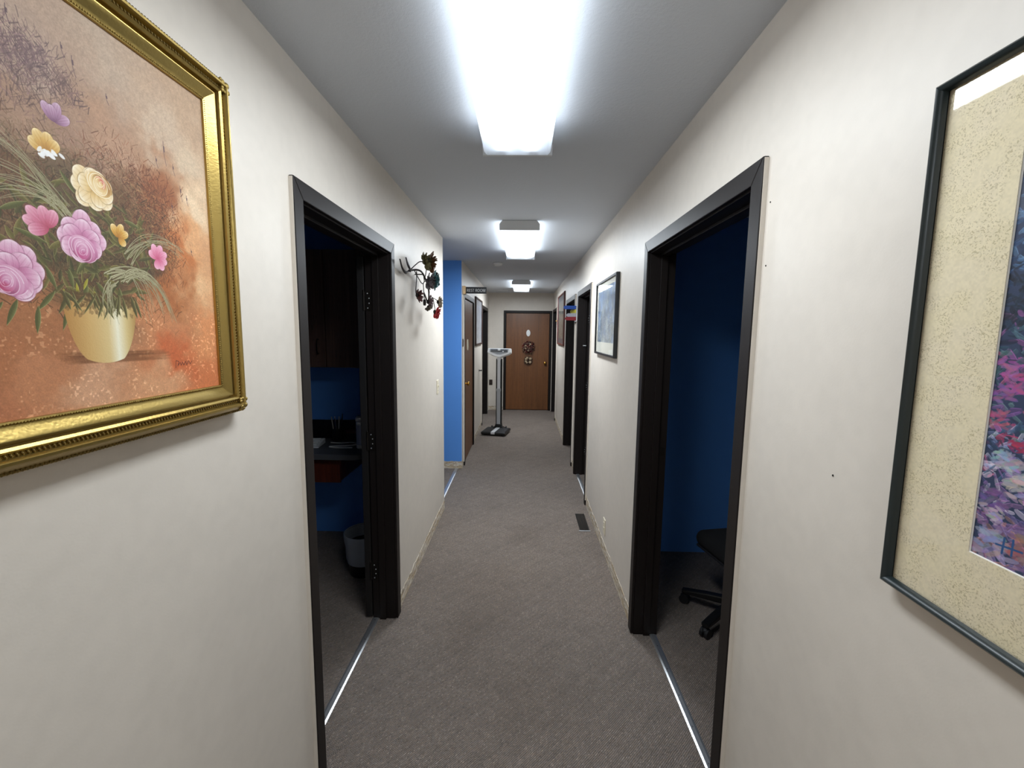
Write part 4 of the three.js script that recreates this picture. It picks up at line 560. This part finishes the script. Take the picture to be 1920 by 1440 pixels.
{ const r = rng(951), cols = [0x18181c, 0xc9c7c0, 0x1b2a58, 0xb8b2a4, 0x2a2a2e, 0xd0d0d0, 0x7c1d22, 0x18181c]; const desc = ['black pen', 'white pen', 'dark blue pen', 'beige pencil', 'grey pen', 'pale silver pen', 'red pen', 'thick black marker'];
  for (let i = 0; i < 8; i++) { const a = i / 8 * 6.283, t = thing('pen', desc[i] + ' standing in the black cup on the office desk', 'pen', [-1.43 + 0.018 * Math.cos(a), 0.784, 3.34 - 0.018 * Math.sin(a)], 0, 'pens in the desk cup'), h = 0.17 + 0.04 * r(); t.rotation.set(0.13 * Math.sin(a), 0, -0.13 * Math.cos(a)); part(t, 'barrel', cyl(i === 7 ? 0.006 : 0.004, i === 7 ? 0.006 : 0.004, h * 0.8, 0, h * 0.4, 0, 'y', 10), std('pen_' + i, { color: cols[i], roughness: 0.4 })); part(t, 'cap', cyl(0.0046, 0.003, h * 0.2, 0, h * 0.9, 0, 'y', 10), M['pen_' + i]); } }
{ const t = thing('wipes_canister', 'white wipes canister at the right end of the office desk', 'canister', [-1.165, 0.781, 3.14]); const P2 = (a) => a.map(([r, y]) => new THREE.Vector2(r, y)); part(t, 'body', new THREE.LatheGeometry(P2([[0, 0], [0.036, 0], [0.039, 0.004], [0.039, 0.19], [0.036, 0.2], [0, 0.2]]), 28), M.white_plastic); part(t, 'label_band', new THREE.LatheGeometry(P2([[0.0394, 0.03], [0.0394, 0.175]]), 28), std('label_blue', { color: 0xb4b9c8, roughness: 0.5 }), 'pale blue label'); part(t, 'lid', new THREE.LatheGeometry(P2([[0, 0.2], [0.042, 0.2], [0.042, 0.222], [0.036, 0.232], [0, 0.234]]), 28), M.white_plastic); }
{ const t = thing('small_box', 'small reddish box at the back of the office desk', 'box', [-1.30, 0.781, 3.36]); part(t, 'box_body', lbox(-0.055, 0.055, 0, 0.06, -0.03, 0.03, 0.002), M.black_plastic); part(t, 'box_lid', lbox(-0.058, 0.058, 0.06, 0.085, -0.033, 0.033, 0.003), M.mahogany); }
{ const t = thing('keyboard', 'pale grey keyboard tilted on the office desk', 'keyboard', [-1.68, 0.782, 3.15], 0.12); part(t, 'case', poly([[-0.09, 0], [0.07, 0], [0.07, 0.012], [-0.09, 0.035]], 0.4, 0.002).rotateY(-Math.PI / 2).translate(0.2, 0, 0), M.lamp_housing);
  for (let i = 0; i < 4; i++) { const k = part(t, 'key_row', lbox(-0.18, 0.18, 0, 0.006, -0.008, 0.008, 0.002), M.white_plastic); k.position.set(0, 0.033 - i * 0.0052, -0.07 + i * 0.036); k.rotation.x = 0.14; } }
{ const t = thing('cable', 'pale cable looping over the office desk', 'cable', [-1.31, 0.781, 3.2]); part(t, 'cord', tube([[-0.14, 0.004, -0.06], [-0.06, 0.004, -0.05], [0.02, 0.004, -0.07], [0.08, 0.004, -0.02], [0.03, 0.004, 0.02], [-0.1, 0.004, 0.06], [-0.05, 0.004, 0.085], [0.08, 0.004, 0.08]], 0.004, 60), M.white_plastic); }
{ const t = thing('waste_bin', 'small bin with a pale liner under the office desk', 'waste bin', [-1.055, 0, 2.84]); const P2 = (a) => a.map(([r, y]) => new THREE.Vector2(r, y)); part(t, 'bin', new THREE.LatheGeometry(P2([[0, 0.004], [0.095, 0.004], [0.125, 0.28], [0.13, 0.28], [0.1, 0], [0, 0]]).reverse(), 30), M.black_plastic); part(t, 'liner', new THREE.LatheGeometry(P2([[0.113, 0.085], [0.121, 0.12], [0.124, 0.2], [0.131, 0.24], [0.134, 0.284], [0.128, 0.288], [0.122, 0.27], [0.11, 0.12], [0.0, 0.1]]).reverse(), 30), std('liner_film', { color: 0x9aa0a9, roughness: 0.45 }), 'pale plastic liner'); }

// ---------------------------------------------------------------- right room
{ const t = thing('office_chair', 'black swivel office chair behind the right doorway', 'chair', [1.235, 0, 2.41], 0.2);
  const P2 = (a) => a.map(([r, y]) => new THREE.Vector2(r, y));
  for (let i = 0; i < 5; i++) { const a = i / 5 * 6.283 + 2.31, c = Math.cos(a), s = Math.sin(a), leg = part(t, 'leg', (() => { const g = poly([[0.03, 0.085], [0.27, 0.062], [0.285, 0.068], [0.285, 0.085], [0.15, 0.112], [0.03, 0.13]], 0.045, 0.008).translate(0, 0, -0.0225); return g; })(), M.black_plastic); leg.rotation.y = a; const cs = part(leg, 'caster', merge([cyl(0.027, 0.027, 0.017, 0.27, 0.027, 0.014, 'z', 20), cyl(0.027, 0.027, 0.017, 0.27, 0.027, -0.014, 'z', 20), cyl(0.008, 0.008, 0.04, 0.27, 0.05, 0), ball(0.024, 0.27, 0.042, 0, 1, 0.7, 0.9, 12, 8)]), M.black_rubber); part(cs, 'wheel_rim', new THREE.TorusGeometry(0.02, 0.0022, 6, 20).translate(0.27, 0.027, 0.0228), M.lamp_housing); }
  part(t, 'hub', new THREE.LatheGeometry(P2([[0, 0.06], [0.04, 0.06], [0.048, 0.085], [0.046, 0.13], [0.03, 0.15], [0, 0.15]]), 24), M.black_plastic); part(t, 'gas_lift', new THREE.LatheGeometry(P2([[0.028, 0.14], [0.028, 0.27], [0.018, 0.275], [0.018, 0.34], [0, 0.34]]), 20), M.black_plastic);
  part(t, 'mechanism', lbox(-0.07, 0.07, 0.33, 0.368, -0.1, 0.12, 0.01), M.black_plastic); part(t, 'seat_shell', lbox(-0.13, 0.2, 0.364, 0.384, -0.195, 0.195, 0.009), std('seat_pan', { color: 0x2a2a2d, roughness: 0.28 }));
  part(t, 'seat', (() => { const g = new RoundedBoxGeometry(0.36, 0.105, 0.42, 6, 0.052); const p = g.attributes.position; for (let i = 0; i < p.count; i++) { const x = p.getX(i), z = p.getZ(i); if (p.getY(i) > 0) p.setY(i, p.getY(i) - 0.012 * Math.cos(x * 6) * Math.cos(z * 6)); } g.computeVertexNormals(); return g.translate(0.035, 0.425, 0); })(), M.black_fabric);
  part(t, 'back_bar', tube([[0.1, 0.39, 0], [0.24, 0.39, 0], [0.3, 0.44, 0], [0.3, 0.6, 0], [0.285, 0.75, 0]], 0.014), M.black_plastic);
  part(t, 'backrest', new RoundedBoxGeometry(0.07, 0.44, 0.42, 4, 0.033).translate(0.262, 0.76, 0), M.black_fabric);
}
renderer.render(scene, camera);
